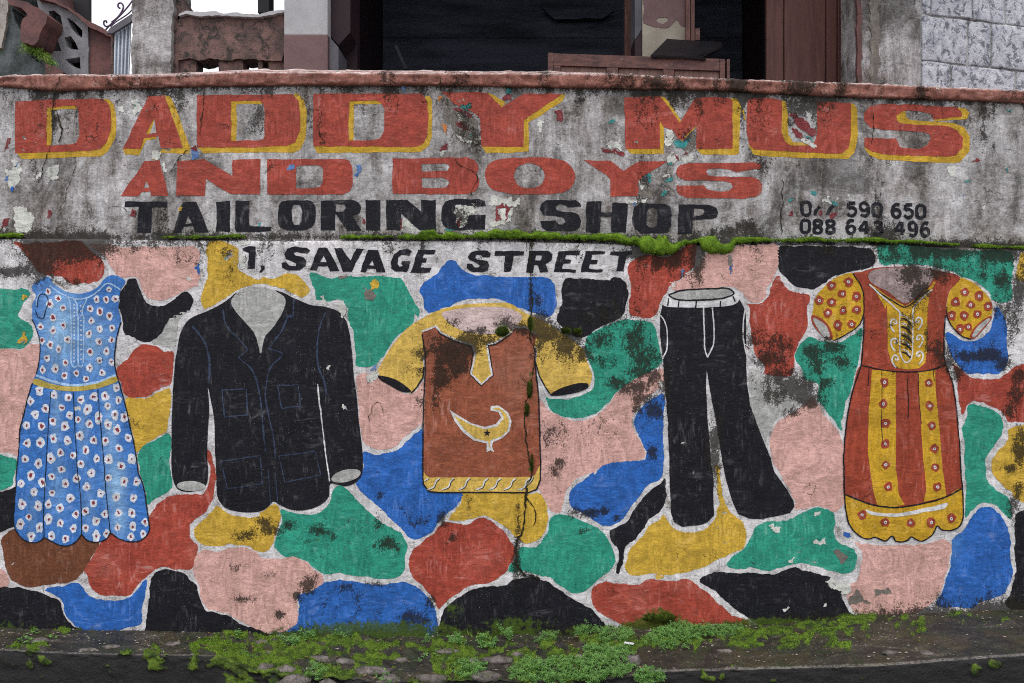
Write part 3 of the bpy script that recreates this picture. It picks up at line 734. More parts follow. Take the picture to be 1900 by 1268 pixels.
letter("TAILORING", "I", K_, [t(1,1, 828,403,935,402,930,625,825,625)], lab="black letter I between R and N in TAILORING")
letter("TAILORING", "N", K_, [t(1,1, 978,400,1130,398,1235,485,1233,400,1340,400,1340,625,1225,625,1083,500,1083,625,975,625)])
letter("TAILORING", "G", K_, [t(1,1, 1380,500,1388,445,1410,412,1450,398,1500,393,1660,398,1700,415,1708,450,1590,455,1560,438,1510,442,1490,480,1490,560,1510,600,1550,600,1575,570,1565,515,1705,510,1705,620,1600,618,1560,625,1440,620,1395,590,1380,550)])
letter("SHOP", "S", K_, [t(2,1, 505,430,505,450,410,455,395,440,350,432,318,450,325,475,370,488,440,490,490,510,508,550,500,600,460,630,260,630,215,600,205,555,320,552,340,580,370,583,392,560,375,530,300,518,235,515,208,475,215,425,250,402,470,402)])
letter("SHOP", "H", K_, [t(2,1, 548,412,655,412,652,492,735,495,738,420,850,420,838,640,728,640,728,525,650,525,648,640,540,640)])
letter("SHOP", "O", K_, [t(2,1, 883,530,895,455,940,425,1110,428,1160,450,1172,510,1170,590,1150,640,1080,648,940,645,900,610,883,570), t(2,1, 1030,455,1065,470,1070,510,1062,590,1040,602,1000,600,985,580,988,490,1005,462)])
letter("SHOP", "P", K_, [t(2,1, 1223,432,1450,435,1500,455,1517,490,1500,530,1450,545,1330,547,1325,650,1215,650), t(2,1, 1333,460,1400,465,1412,485,1395,510,1335,518)])
# address on the mural wall
A_ = dict(Yf=0.0, parent=mural)
letter("1", "1", K_, [t(0,1, 1780,760,1840,740,1880,742,1872,908,1815,908,1828,790,1785,775)], lab="black numeral 1 before the street name", **A_)
letter(",", ",", K_, [t(1,1, 50,885,80,885,82,905,60,935,38,935,58,910)], lab="black comma after the numeral 1", **A_)
letter("SAVAGE", "S", K_, [t(1,1, 420,770,400,795,350,790,320,780,300,790,315,808,370,820,395,850,385,890,340,920,250,920,212,900,210,865,245,860,265,885,310,888,318,870,290,855,240,835,230,800,250,760,310,742,390,750)], **A_)
letter("SAVAGE", "A", K_, [t(1,1, 480,755,545,752,635,920,565,925,550,890,478,893,465,920,413,920), t(1,1, 518,810,540,860,490,862)], lab="first black letter A of SAVAGE", **A_)
letter("SAVAGE", "V", K_, [t(1,1, 592,755,650,755,715,845,755,757,808,757,725,928,660,928)], **A_)
letter("SAVAGE", "A", K_, [t(1,1, 840,765,915,765,975,935,905,935,895,905,835,908,825,932,785,930), t(1,1, 872,840,885,880,848,882)], lab="second black letter A of SAVAGE, partly flaked", **A_)
letter("SAVAGE", "G", K_, [t(1,1, 1165,775,1150,812,1105,808,1085,806,1066,825,1060,870,1075,893,1098,880,1085,868,1090,850,1155,850,1130,930,1050,930,1015,905,1010,860,1035,800,1075,768,1140,765)], **A_)
letter("SAVAGE", "E", K_, [t(1,1, 1210,770,1340,768,1328,800,1255,802,1245,830,1275,832,1265,862,1235,862,1225,895,1305,900,1295,937,1155,935)], **A_)
letter("STREET", "S", K_, [t(1,1, 1745,795,1735,822,1690,825,1670,806,1640,802,1628,820,1645,836,1720,850,1738,880,1720,920,1680,932,1600,930,1565,905,1570,870,1605,868,1625,892,1655,893,1665,880,1640,862,1590,845,1580,820,1600,785,1640,772,1720,775)], **A_)
letter("STREET", "T", K_, [t(1,1, 1775,778,1990,775,1985,808,1915,812,1890,930,1838,930,1850,812,1772,810)], lab="first black letter T of STREET", **A_)
letter("STREET", "R", K_, [t(2,1, 125,775,270,775,295,800,285,845,245,870,268,930,205,935,190,878,165,878,155,935,103,932), t(2,1, 177,808,225,810,215,842,170,845)], **A_)
letter("STREET", "E", K_, [t(2,1, 342,778,500,773,495,805,395,808,385,840,437,842,430,868,378,870,370,908,468,912,465,935,305,932)], lab="first black letter E of STREET", **A_)
letter("STREET", "E", K_, [t(2,1, 540,778,685,776,680,802,590,805,582,840,632,843,625,870,575,872,567,905,668,912,662,932,503,930)], lab="second black letter E of STREET", **A_)
letter("STREET", "T", K_, [t(2,1, 725,780,880,775,880,800,840,805,815,925,765,925,785,810,722,808)], lab="last black letter T of STREET", **A_)
# telephone numbers
DG = {'0': [[(.5,0),(.15,.12),(.08,.5),(.15,.88),(.5,1),(.85,.88),(.92,.5),(.85,.12),(.5,0.01)]],
      '5': [[(.9,.04),(.2,.04)],[(.2,.04),(.15,.45)],[(.15,.45),(.5,.36),(.88,.52),(.9,.78),(.6,1),(.3,.98),(.05,.8)]],
      '9': [[(.9,.3),(.55,.0),(.12,.12),(.08,.36),(.3,.58),(.65,.56),(.9,.3)],[(.9,.3),(.88,.75),(.6,1),(.12,.9)]],
      '6': [[(.85,.08),(.45,.02),(.12,.35),(.1,.75),(.45,1),(.88,.84),(.85,.52),(.5,.42),(.12,.6)]],
      '8': [[(.5,.02),(.15,.12),(.18,.38),(.5,.48),(.84,.66),(.84,.9),(.5,1),(.14,.9),(.16,.64),(.5,.48),(.82,.36),(.84,.12),(.5,.02)]],
      '4': [[(.62,.02),(.05,.68)],[(.05,.68),(.98,.68)],[(.72,.0),(.7,1)]],
      '3': [[(.1,.1),(.5,0),(.86,.16),(.78,.4),(.45,.47),(.85,.58),(.9,.84),(.5,1),(.08,.88)]],
      '7': [[(.95,.1),(.45,.55),(.3,1)]]}
for dg, x0, x1, y0, y1 in (('0',262,335,415,515),('7',345,405,440,515),('7',440,505,435,513),('5',598,668,420,518),('9',690,765,422,520),('0',782,855,424,520),('6',925,995,430,530),('5',1015,1085,433,533),('0',1103,1175,437,537),
        ('0',258,328,547,643),('8',350,420,548,645),('8',443,515,550,645),('6',593,660,550,648),('4',683,762,555,650),('3',787,858,560,655),('4',945,1025,562,658),('9',1050,1115,565,665),('6',1140,1205,570,668)):
    ls = [[(t(3,1, x0 + a * (x1 - x0), y0 + b * (y1 - y0))[0]) for a, b in s] for s in DG[dg]]
    strokes("painted_numeral", [(l, 6.2) for l in ls], K_ and M['letter_black'], signw, UPY, 2, smooth=True, amp=.5, label="black numeral %s of the telephone numbers" % dg)

# ------------------------------------------------------------ camouflage patches
PT = [
 ('red', t(0,1, 100,712,180,722,300,712,450,708,600,712,650,760,730,820,765,900,730,980,650,1010,560,1020,490,1000,440,960,330,948,270,920,240,870,180,790), None),
 ('pink', t(0,1, 650,730,900,745,1150,748,1430,745,1470,800,1450,880,1470,960,1450,1030,1300,1090,1200,1140,1120,1140,1060,1080,1020,990,960,960,880,970,820,900,760,810), None),
 ('green', t(0,1, -20,1080,100,1060,200,1050,215,1100,175,1160,160,1210)+t(0,2, 130,100,200,150,240,200,235,270,200,320,100,345,-20,350), None),
 ('pink', t(0,2, -20,370,150,350,250,310,310,320,320,420,300,520,260,640,230,760,200,900,170,1010,150,1120,50,1110,-20,1120), None),
 ('green', t(0,2, -20,1125,40,1135,120,1160,118,1220)+t(0,3, 112,40,105,110,70,170,-20,200), None),
 ('black', t(0,3, -20,225,60,200,120,165,150,250,150,400,110,470,40,490,-20,530), None),
 ('yellow', t(0,1, 1540,715,1640,705,1720,740,1760,800,1750,900,1830,960,1900,985)+t(1,1, 60,970,120,975,250,945,320,955,370,1000,410,1060,370,1110,330,1100,230,1050,130,1025,20,1022)+t(0,1, 1840,1025,1760,1060,1660,1120,1560,1180,1500,1195,1470,1150,1490,1060,1530,980,1520,850,1510,780), None),
 ('black', t(0,1, 950,980,1000,985,1030,1060,1070,1140,1140,1185,1230,1160,1330,1085,1390,1085,1415,1130,1390,1200,1300,1260)+t(0,2, 1240,150,1190,230,1120,290,1060,300,980,270,920,230,900,150,880,60)+t(0,1, 870,1190,900,1060), None),
 ('grey', t(0,2, 1400,55,1350,90,1310,150,1290,250,1280,330,1200,330,1120,300,1180,240,1230,160,1320,75), None),
 ('red', t(0,2, 855,510,940,420,1010,340,1080,315,1150,330,1200,365,1270,370,1270,500,1245,610,1170,640,1090,690,1000,700,920,690,885,600), None),
 ('yellow', t(0,2, 925,710,1080,710,1160,670,1250,640,1250,780,1225,940,1160,990,1080,1040,1005,1105,970,950), None),
 ('green', t(0,2, 1245,970,1150,1010,1050,1070,1020,1130,1020,1230)+t(0,3, 1050,130,1095,310,1130,270,1240,210,1265,160,1245,0), None),
 ('red', t(0,2, 1520,1080,1550,1110,1570,1200)+t(0,3, 1583,60,1580,150,1565,260,1530,340,1450,400,1395,470,1400,540,1450,610,1440,700,1410,770,1300,775,1180,770,1090,820,1020,890,960,960,870,975,760,965,680,920,640,840,630,760,680,690,735,590,800,500,1000,540,1070,480,1090,400,1160,300,1260,240,1400,225,1500,210,1540,120,1540,20)+t(0,2, 1530,1170), [(200,1050,26,24,.5),(360,1025,14,20,.4)]),
 ('brown', t(0,3, 8,560,40,520,110,485,200,480,400,500,560,500,700,520,728,590,680,680,600,820,560,860,400,890,200,900,110,870,50,790,20,680), None),
 ('pink', t(0,3, -20,760,30,790,75,880,50,900,-20,915), None),
 ('black', t(0,3, -20,915,80,905,200,920,330,960,440,1010,455,1080,500,1160,585,1225,400,1290,-20,1290), None),
 ('blue', t(0,3, 330,930,450,905,590,885,620,930,700,985,850,1010,950,980,1010,930,1080,840,1070,940,1045,1060,1030,1180,900,1215,640,1235,570,1200,480,1110,460,1020,420,970), None),
 ('black', t(0,3, 1180,790,1280,785,1370,820,1440,900,1470,990,1500,1070,1600,1100,1700,1130,1790,1190,1900,1225)+t(1,3, 160,1275)+t(0,3, 1700,1300,1080,1290,1075,1170,1090,1050,1095,930,1120,840), None),
 ('pink', t(0,3, 1480,645,1600,640,1750,625,1900,665)+t(1,3, 60,700,200,700,300,690,400,740,450,800,510,835,500,890,440,935,325,965,315,1060,330,1160,260,1230,150,1245,20,1225)+t(0,3, 1850,1205,1720,1130,1640,1090,1530,1070,1480,1000,1465,900,1430,820,1425,740,1450,670), None),
 ('yellow', t(0,3, 1590,310,1640,340,1750,385,1900,390)+t(1,3, 50,370,130,310,160,300,190,330,200,400,180,480,150,550,110,640,0,640)+t(0,3, 1840,618,1700,600,1480,595,1430,540,1430,480,1490,420,1560,360), None),
 ('green', t(1,3, 205,335,280,360,400,375,500,350,560,270,590,180,630,155,690,190,750,260,850,360,950,440,1080,520,1130,600,1120,680,1105,790,1040,840,900,845,780,830,640,810,500,815,440,770,370,710,250,690,170,640,150,580,180,510,210,430), None),
 ('blue', t(1,3, 540,870,700,865,850,890,1000,885,1130,880,1220,930,1310,1010,1340,1100,1335,1290,900,1300,500,1290,250,1250,320,1170,330,1060,325,970,430,945,490,900), None),
 ('blue', t(1,2, 812,1100,900,1120,1000,1112,1110,1050,1250,930,1320,930)+t(1,3, 1330,120,1400,200,1545,225,1500,300,1390,400,1300,500,1220,550,1150,540,1050,450,950,350,850,260,770,180,750,130,800,60), None),
 ('yellow', t(1,3, 1550,215,1900,215)+t(2,3, 120,215,210,228,250,300,265,400,240,490,180,570,110,590,50,560,0,510)+t(1,3, 1850,470,1780,415,1700,390,1600,410,1440,410,1510,320), None),
 ('red', t(1,3, 1400,435,1500,440,1580,450,1640,410,1700,405,1780,450,1850,520,1900,590)+t(2,3, 18,640,5,720)+t(1,3, 1850,790,1760,870,1620,890,1500,950,1420,1010,1365,1065,1320,990,1250,910,1170,840,1145,750,1170,640,1250,570,1340,490), [(890,1040,30,26,.3)]),
 ('pink', t(1,2, 770,540,830,530,930,560,1050,640,1160,680,1250,600,1300,700,1290,860,1250,890,1150,970,1050,1060,960,1090,860,1060,800,1000,775,800,755,640), None),
 ('green', t(1,1, 415,945,540,970,660,960,830,965,1000,970,1100,990,1130,1060,1180,1150,1215,1200,1205,1260)+t(1,2, 1190,90,1150,180,1050,270,980,360,920,440,890,470,820,485,755,460,750,340,735,220,690,130,700,40)+t(1,1, 690,1190,650,1140,520,1150,460,1130,445,1060,420,1010), None),
 ('blue', t(1,1, 1250,1010,1320,970,1380,900,1430,850,1480,850,1510,900,1570,940,1700,955,1900,970)+t(2,1, 90,962,180,965,260,980,310,1030,325,1120,320,1200,280,1250,220,1250,100,1210,-40,1160)+t(1,1, 1780,1130,1600,1130,1450,1170,1350,1210,1280,1230,1250,1190,1255,1130,1225,1060), None),
 ('black', t(2,1, 400,985,480,975,600,985,700,990,770,970,830,1010,850,1080,840,1180,830,1225)+t(2,2, 790,125,700,160,620,200,540,260,440,250,380,200,330,140,350,70,370,0)+t(2,1, 365,1060), None),
 ('green', t(2,2, 540,270,640,200,760,150,870,130,980,135,1040,170,1060,240,1085,340,1100,400,1100,450,1000,520,880,580,790,640,720,730,640,800,560,840,470,860,360,840,270,770,250,700,350,710,480,700,580,660,600,580,580,480,540,380,530,320), None),
 ('pink', t(2,2, 200,720,240,770,350,840,470,885,580,860,680,790,790,650,900,570,1060,500,1110,500,1115,590,1060,650,980,720,900,800,880,880,910,980,960,1060,975,1130,930,1165,800,1170,650,1220,560,1267)+t(2,3, 480,110,400,200,375,280,360,350,320,355,270,330,240,260,200,180,190,0)+t(2,2, 190,900), None),
 ('blue', t(2,2, 1100,670,1115,700,1112,900,1112,1150)+t(2,3, 1112,0,1110,60,1090,110,1000,170,920,260,850,370,780,430,700,455,620,430,540,370,450,330,420,260,440,190,520,130,600,60)+t(2,2, 600,1260,700,1190,850,1170,960,1165,990,1120,960,1050,920,960,900,870,930,800,1020,720), None),
 ('green', t(2,3, 350,372,450,400,560,440,660,490,700,550,730,620,752,700,730,780,650,840,570,910,520,945,460,950,380,910,260,840,130,800,60,790,0,805,-25,780,0,740,30,700,60,620,180,610,230,560,270,450,290,390), None),
 ('black', t(2,3, 1125,110,1130,200,1120,300,1080,360,1010,410,960,480,920,540,850,600,820,670,805,760,775,812,765,800,780,700,770,620,730,560,720,500,750,480,820,440,880,380,940,280,1000,210,1080,150), None),
 ('yellow', t(2,3, 1110,370,1150,430,1200,490,1280,505,1380,495,1450,460,1490,400,1505,330,1530,300,1510,200,1490,60,1490,15,1510,15,1540,170,1570,300,1600,350,1680,420,1725,510,1710,600,1650,650,1520,700,1400,770,1270,800,1150,820,1000,810,880,825,840,790,840,710,880,620,960,540,1000,460,1080,410), None),
 ('red', t(2,3, 640,885,720,870,850,885,930,890,1000,850,1080,850,1190,865,1300,845,1350,880,1430,950,1530,1040,1620,1110,1740,1165,1735,1190,1600,1180,1300,1200,1000,1230,860,1235,800,1180,680,1120,600,1050,570,970,585,920), [(1180,1110,24,20,.45),(1260,1085,16,14,.4)]),
 ('black', t(1,3, 1900,865,1840,900,1700,900,1600,930,1480,1000,1400,1070,1375,1150,1370,1270,1700,1310)+t(2,3, 300,1300,700,1215,650,1140,590,1070,480,1010,360,930,220,850,80,840), None),
 ('black', t(2,3, 1370,850,1500,800,1700,805,1900,810)+t(3,3, 50,810,100,800,190,765,280,785,400,815,480,840,540,900,560,980,600,1070,650,1135,500,1190,200,1220,0,1210)+t(2,3, 1800,1175,1700,1110,1600,1040,1520,960,1430,900), None),
 ('green', t(2,3, 1570,740,1680,640,1750,560,1790,470,1870,435)+t(3,3, 60,425,150,415,280,355,360,325,450,335,500,370,510,440,505,520,540,580,640,630,675,700,650,780,600,808,500,790,380,755,250,735,100,765,0,785)+t(2,3, 1800,770,1700,770,1600,760), None),
 ('pink', t(3,2, 340,700,380,745,430,830,500,920,560,1000,580,1100,590,1230)+t(3,3, 590,200,575,300,540,340,490,360,450,325,360,315,210,335,215,280,150,150,80,30)+t(3,2, 60,1180,35,1080,50,960,130,860,250,780,310,730), None),
 ('grey', t(2,2, 1745,500,1800,500,1900,590)+t(3,2, 120,600,200,680,270,720,180,800,80,880,30,960,5,1050,-20,1130)+t(2,2, 1850,1010,1800,900,1760,780,1745,620), None),
 ('red', t(2,1, 1720,1165,1820,1170,1900,1090)+t(3,1, 40,1030,95,955,140,1020,200,1080,330,1110,310,1180,305,1260)+t(3,2, 300,200,240,300,220,360,210,480,180,550,100,540,0,530)+t(2,2, 1850,470,1790,400,1760,280,1750,180,1735,30), None),
 ('pink', t(2,1, 1640,740,1700,730,1900,720)+t(3,1, 60,715,105,750,95,900,50,990,0,1060)+t(2,1, 1870,1100,1800,1165,1750,1150,1700,1090,1630,1040,1500,1050,1350,1060,1200,1070,1165,1040,1240,980,1330,920,1390,850,1420,790,1520,792,1600,790), None),
 ('red', t(2,1, 860,860,1000,810,1100,820,1200,790,1300,720,1350,725,1360,780,1340,870,1300,930,1200,1000,1120,1090,1080,1180,1070,1230)+t(2,2, 1055,95,1000,120,920,100,865,90)+t(2,1, 865,1150,870,1020,850,920), None),
 ('black', t(3,1, 100,748,300,738,600,742,770,758,795,800,795,870,740,900,600,930,500,960,430,1010,340,1055,240,1040,170,990,110,930,95,850), None),
 ('green', t(3,1, 830,742,1200,755,1500,775,1800,785,1820,850,1810,1000,1810,1130,1760,1155,1680,1140,1640,1090,1560,1010,1450,960,1300,910,1180,885,1000,870,850,875,830,850), None),
 ('yellow', t(3,1, 1870,795,1920,785,1920,1000,1860,990,1840,920,1860,850), None),
 ('blue', t(3,2, 1700,30,1750,100,1770,200,1780,330,1790,430,1760,500,1690,530,1560,525,1450,510,1400,450,1340,330,1340,225,1450,285,1560,280,1640,220,1680,130), None),
 ('red', t(3,2, 1370,450,1430,500,1560,560,1680,570,1780,530,1840,480,1920,430,1920,870,1860,880,1800,880,1740,820,1650,760,1560,730,1480,770,1440,825,1425,740,1410,560), None),
 ('green', t(3,2, 1500,765,1570,760,1650,790,1730,850,1750,930,1720,1020,1660,1080,1625,1160,1622,1240)+t(3,3, 1620,70,1640,140,1700,200,1780,260,1805,320,1800,415,1750,370,1680,300,1600,295,1530,330,1465,400,1470,300,1475,60)+t(3,2, 1460,1100,1450,920,1475,850), None),
 ('yellow', t(3,2, 1920,915,1830,920,1790,950,1790,1010,1730,1080,1670,1150,1662,1230)+t(3,3, 1665,60,1720,130,1800,210,1840,265,1920,265), None),
 ('blue', t(3,3, 1530,370,1600,320,1660,325,1720,380,1780,480,1805,580,1795,700,1815,800,1790,900,1740,970,1600,1015,1530,1060,1400,1060,1255,1035,1300,930,1350,780,1380,640,1375,560,1430,500,1490,450), [(1770,1000,14,40,.3)]),
 ('black', t(3,3, 1920,330,1850,370,1830,450,1835,600,1835,850,1800,950,1780,1060,1920,1060), None),
 ('pink', t(3,3, 660,580,800,600,950,600,1100,600,1230,580,1320,560,1370,600,1340,750,1300,900,1240,1010,1100,1090,900,1125,700,1110,640,1080,600,1000,620,900,690,840,710,760,720,690,700,640), None),
 ('green', t(3,2, 330,260,400,290,520,300,640,250,700,185,700,300,680,450,640,600,600,720,565,850,552,950,520,900,440,790,380,700,390,620,340,580,290,560,270,500,225,420,230,340,280,280), None),
]
for mt, P, tn in PT:
    paint("colour_patch", [P], M[mt], mural, 0.0, 1, True, 2.8, tint=tn)

# ------------------------------------------------------------ blue spotted dress
top = t(0,1, 240,1030,350,965,385,990,385,1005,480,1070,560,1090,640,1080,720,1040,780,970,840,955,920,995,890,1060,870,1190)+t(0,2, 872,60,890,150,860,260,845,380,850,500,865,560,855,580,740,610,560,630,400,615,250,575,270,520,290,420,295,300,270,200,240,130,240,60)+t(0,1, 240,1170,270,1100,235,1060)
dress = paint("painted_dress", [top], M['dress_blue'], mural, 0.0, 2, True, .6, tint=[(112,610,34,75,.95),(175,640,40,60,.6),(110,560,40,30,.55)], label="painted blue dress with white and red spots and a yellow belt")
skirt = t(0,2, 240,600,400,640,560,655,740,635,870,580,900,680,930,800,965,960,1000,1120,1012,1240)+t(0,3, 1050,150,1090,400,1097,490,1070,540,1030,565,960,575,880,555,815,510,780,555,700,578,640,560,600,520,560,570,500,603,430,595,380,570,325,540,290,570,240,580,180,560,130,510,105,450,115,250,130,0)+t(0,2, 140,1100,150,950,180,830,210,700)
paint("skirt", [skirt], M['dress_blue'], dress, 0.0, 2.5, True, .6, tint=[(105,760,10,90,.5),(108,900,16,70,.35),(155,800,10,80,.4),(165,940,14,60,.3),(205,800,14,90,.6),(215,900,18,50,.95),(222,960,16,40,.75),(60,960,10,50,.25)])
bd = t(0,1, 358,1073,432,1125,372,1165,468,1192,802,1058,710,1133,780,1133,850,1128,663,1200,735,1222,808,1252,390,1265)+t(0,2, 392,118,300,183,393,212,470,175,665,52,735,72,805,108,673,143,733,202,825,193,655,237,498,278,310,287,370,317,728,295,823,280,434,348,663,368,782,363,347,415,485,447,733,432,820,443,315,500,410,492,660,485,750,523,563,525,477,545,633,568)
sd = t(0,2, 293,652,400,688,505,705,600,720,692,697,773,695,857,635,873,725,228,730,335,787,262,830,455,778,645,790,795,765,513,835,577,865,847,830,725,855,918,850,390,878,308,912,198,912,480,918,660,900,793,905,862,943,942,1000,590,985,395,1003,690,1018,498,1022,775,1022,875,1078,297,1033,200,1037,633,1092,445,1107,535,1130,373,1150,187,1155,712,1153,798,1160,968,1155,285,1187,595,1190,890,1207,452,1230)+t(0,3, 283,5,230,90,383,98,158,150,313,143,673,73,797,105,912,135,1005,135,563,110,483,152,638,172,252,212,383,217,740,222,855,250,517,258,980,258,163,297,282,315,357,303,440,325,688,293,628,352,557,373,770,372,872,363,970,365,213,395,360,408,710,423,447,437,1065,430,150,445,865,468,975,465,290,470,540,478,630,475,785,515,380,533,232,538,485,555,710,532,962,540,1052,518)
blobs("white_spots", [(x, y, 5.4 + rng.random() * 1.2) for x, y in bd] + [(x, y, 6.2 + rng.random() * 1.9) for x, y in sd], 6, M['dot_white'], dress, 0.0, 3.4, irr=.3, squash=1.18)
blobs("red_spot_centres", [(x, y, 2.0 + rng.random() * .9) for x, y in bd + sd], 2.3, M['dot_red'], dress, 0.0, 4.2, n=7, irr=.8, squash=1.2)
paint("belt", [t(0,2, 255,565,400,608,540,622,700,605,856,550,868,580,740,630,560,658,400,645,248,600)], M['belt'], dress, 0.0, 3.8, True, .5)
strokes("white_trim", [(t(0,2, 268,540,400,590,540,612,700,595,855,538), 4.5), (t(0,1, 370,1030,420,1070,490,1108,570,1132,650,1118,720,1075,790,1015,890,1062), 2.6),
   (t(0,1, 480,1095,515,1140)+t(0,2, 520,60,528,300,530,460,550,482,580,470,600,480,612,462), 2.8), (t(0,1, 535,1115,568,1170,570,1250)+t(0,2, 573,100,576,300,578,465), 3.2), (t(0,1, 645,1120,612,1190,607,1250)+t(0,2, 612,100,616,300,615,450), 2.6),
   (t(0,1, 300,1085,275,1130,272,1180), 1.6)], M['pale_blue'], dress, 0.0, 3.4)
blobs("placket_dots", [(138.3, y) for y in np.arange(566, 676, 7.0)] + [(151, y) for y in np.arange(568, 676, 9.0)], 1.5, M['dot_white'], dress, 0.0, 3.5, n=6)
strokes("outline", [(t(0,2, 890,150,862,260,845,380,850,500,865,560,900,680,930,800,965,960,1000,1120,1015,1250)+t(0,3, 1050,150,1090,400,1097,490,1070,540,1030,567,960,577,880,557,812,512), 2.2),
   (t(0,3, 812,512,780,557,700,580,640,562,600,520), 2.2), (t(0,3, 600,520,560,572,500,605,430,597,380,572,325,542), 2.2), (t(0,3, 325,542,290,572,240,582,180,562,130,512,103,450,113,250,128,0)+t(0,2, 138,1100,148,950,178,830,208,700,243,600), 2.0),
   (t(0,2, 240,130,270,200,297,300,292,420,268,530), 1.6), (t(0,2, 375,660,365,800,350,1000,342,1200)+t(0,3, 335,100,325,300,325,540), 1.6), (t(0,2, 542,665,550,850,560,1050,570,1250)+t(0,3, 582,150,598,350,600,520), 1.6),
   (t(0,2, 720,645,730,800,750,1000,768,1240)+t(0,3, 775,150,795,350,812,512), 1.6), (t(0,1, 275,1190,300,1095,340,1100,358,1150)+t(0,2, 340,60,320,120,280,110,262,60), 1.5)], M['line_black'], dress, 0.0, 3.9)

# ------------------------------------------------------------ black jacket
jk = px(443,543,418,560,390,575,355,590,338,610,330,640,322,700,319,780,318,850,320,885,327,905,340,912,360,912,378,906,386,890,385,850,386,800,388,760,385.5,718,391,745,397,775,399,830,401,870,402,900,405,925,418,942,450,950,480,950,496,942,508,931,520,938,545,947,570,946,596,936,610,921,613,898,640,902,660,895,671,882,673,860,673,840,668,800,663,750,657,700,653,650,647,610,640,592,628,578,605,570,575,565,545,553,523,542,508,539,475,560)
jacket = paint("painted_jacket", [jk], M['black'], mural, 0.0, 2, True, .7, label="painted black single breasted suit jacket with faint blue seams")
paint("shirt_front", [px(436,548,455,535,478,533,500,535,515,542,528,552,530,562,522,585,505,610,492,625,487,645,484,662,481,645,472,618,452,595,434,573,429,560)], M['grey'], jacket, 0.0, 3, True, .6)
def ell(cx, cy, rx, ry, rot=0, n=18):
    c, s = math.cos(rot), math.sin(rot)
    return [(cx + rx * math.cos(a) * c - ry * math.sin(a) * s, cy + rx * math.cos(a) * s + ry * math.sin(a) * c) for a in np.linspace(0, 2 * math.pi, n, endpoint=False)]
paint("cuff", [ell(355, 902, 27, 9, .02)], M['grey'], jacket, 0.0, 3, True, .5)
paint("cuff", [ell(642, 883, 28, 11, -.24)], M['grey'], jacket, 0.0, 3, True, .5)
strokes("seam_lines", [(t(0,2, 1635,60,1660,170,1750,270,1825,355), 2.6), (t(0,2, 1825,355,1750,410), 2), (t(0,2, 1750,410,1850,500,1900,600), 2), (t(1,2, 0,520,40,640,62,780,75,950,90,1100), 2.8), (t(1,1, 300,1130,285,1267)+t(1,2, 270,100,200,230,120,340), 2.6),
   (t(1,2, 110,345,215,385,130,480,100,600,92,700,120,860,150,1000,165,1150), 2.2), (t(0,2, 1410,180,1500,290,1540,450,1535,600), 3.0), (t(1,2, 530,80,490,180,470,350,480,480,520,580,540,680), 2.8)], M['line_blue'], jacket, 0.0, 3, jit=.8)
strokes("pocket_lines", [(px(412,724,457,722,460,770,417,774,412,724), 1.9), (t(1,2, 175,618,330,610,350,765,210,785,180,615), 2.0), (px(410,856,483,846,487,898,423,907,410,856), 1.6), (px(518,847,584,837,596,881,529,895,518,847), 1.6), (px(498,870,502,935), 1.4), (px(512,880,515,935), 1.4)], M['line_blue'], jacket, 0.0, 3, smooth=False, jit=.8)
strokes("sleeve_gap", [(t(1,2, 472,605,500,850,530,1100)+t(1,3, 560,130), 2.4)], M['line_white'], jacket, 0.0, 3, jit=.5)
strokes("lapel_shade", [(px(484,655,487,700,490,760), 2.4)], M['line_black'], jacket, 0.0, 3)

# ------------------------------------------------------------ brown and yellow shirt
yk = t(1,2, 915,545,960,420,1040,300,1150,180,1280,100,1400,50,1550,20,1750,12,1900,18)+t(2,2, 70,70,250,150,350,220,450,290,530,360,560,450,585,540,575,605,540,645,400,680,285,680,230,600,180,480,170,330)+t(1,2, 1850,400,1800,650,1560,650,1450,420,1250,400,1255,520,1210,620,1160,670)
shirt = paint("painted_shirt", [yk], M['shirt_yellow'], mural, 0.0, 2, True, .7, label="painted brown tunic with yellow sleeves and a crescent on the chest")
paint("collar_opening", [t(1,2, 1385,85,1500,55,1700,36,1900,55,1975,110,1950,160,1880,210,1780,238,1650,235,1520,205,1430,150)], M['pale_pink'], shirt, 0.0, 3, True, .6)
body = t(1,2, 1235,225,1340,180,1380,228,1480,280,1610,322,1630,380,1600,530,1675,608,1752,537,1715,318,1780,300,1900,222)+t(2,2, 20,190,110,190,180,250,160,350,170,500,190,700,205,1000,210,1240)+t(2,3, 205,60,170,112)+t(1,3, 1900,112,1290,112,1250,70)+t(1,2, 1252,1100,1255,900,1262,700,1265,500,1260,350)
paint("shirt_body", [body], M['shirt_brown'], shirt, 0.0, 3, False, .6, tint=[(960,700,30,60,.25),(930,690,20,20,.3)])
paint("hem_band", [t(1,3, 1248,55,1252,150,1290,202,1350,214,1900,214)+t(2,3, 0,214,120,212,180,190,207,120,207,10,170,85,150,100,0,103)+t(1,3, 1290,103,1265,80)], M['shirt_yellow'], shirt, 0.0, 3.6, False, .5)
sl = []; sk = []
for zx in (1370, 1475, 1595, 1725, 1820, 1930, 2035):
    P = t(1,3, zx,108,zx-28,130,zx-42,170,zx-95,195); sl.append((P, 2.6)); sk.append(([(x + 1.8, y + 1.2) for x, y in P], 1.6))
P = t(1,3, 1288,106,1256,130); sl.append((P, 2.2)); sk.append(([(x + 1.5, y + 1) for x, y in P], 1.4))
P = t(2,3, 155,95,130,140,60,198); sl.append((P, 2.2)); sk.append(([(x + 1.8, y + 1.2) for x, y in P], 1.6))
strokes("hem_slashes", sl, M['line_white'], shirt, 0.0, 4.6, taper=True)
strokes("hem_slash_shadows", sk, M['line_black'], shirt, 0.0, 4.2, taper=True)
nk = t(1,2, 1235,222,1340,180,1380,228,1480,280,1610,320,1630,380,1600,530,1675,607,1752,537,1715,315,1780,300,1900,218)+t(2,2, 20,190,100,188,185,245)
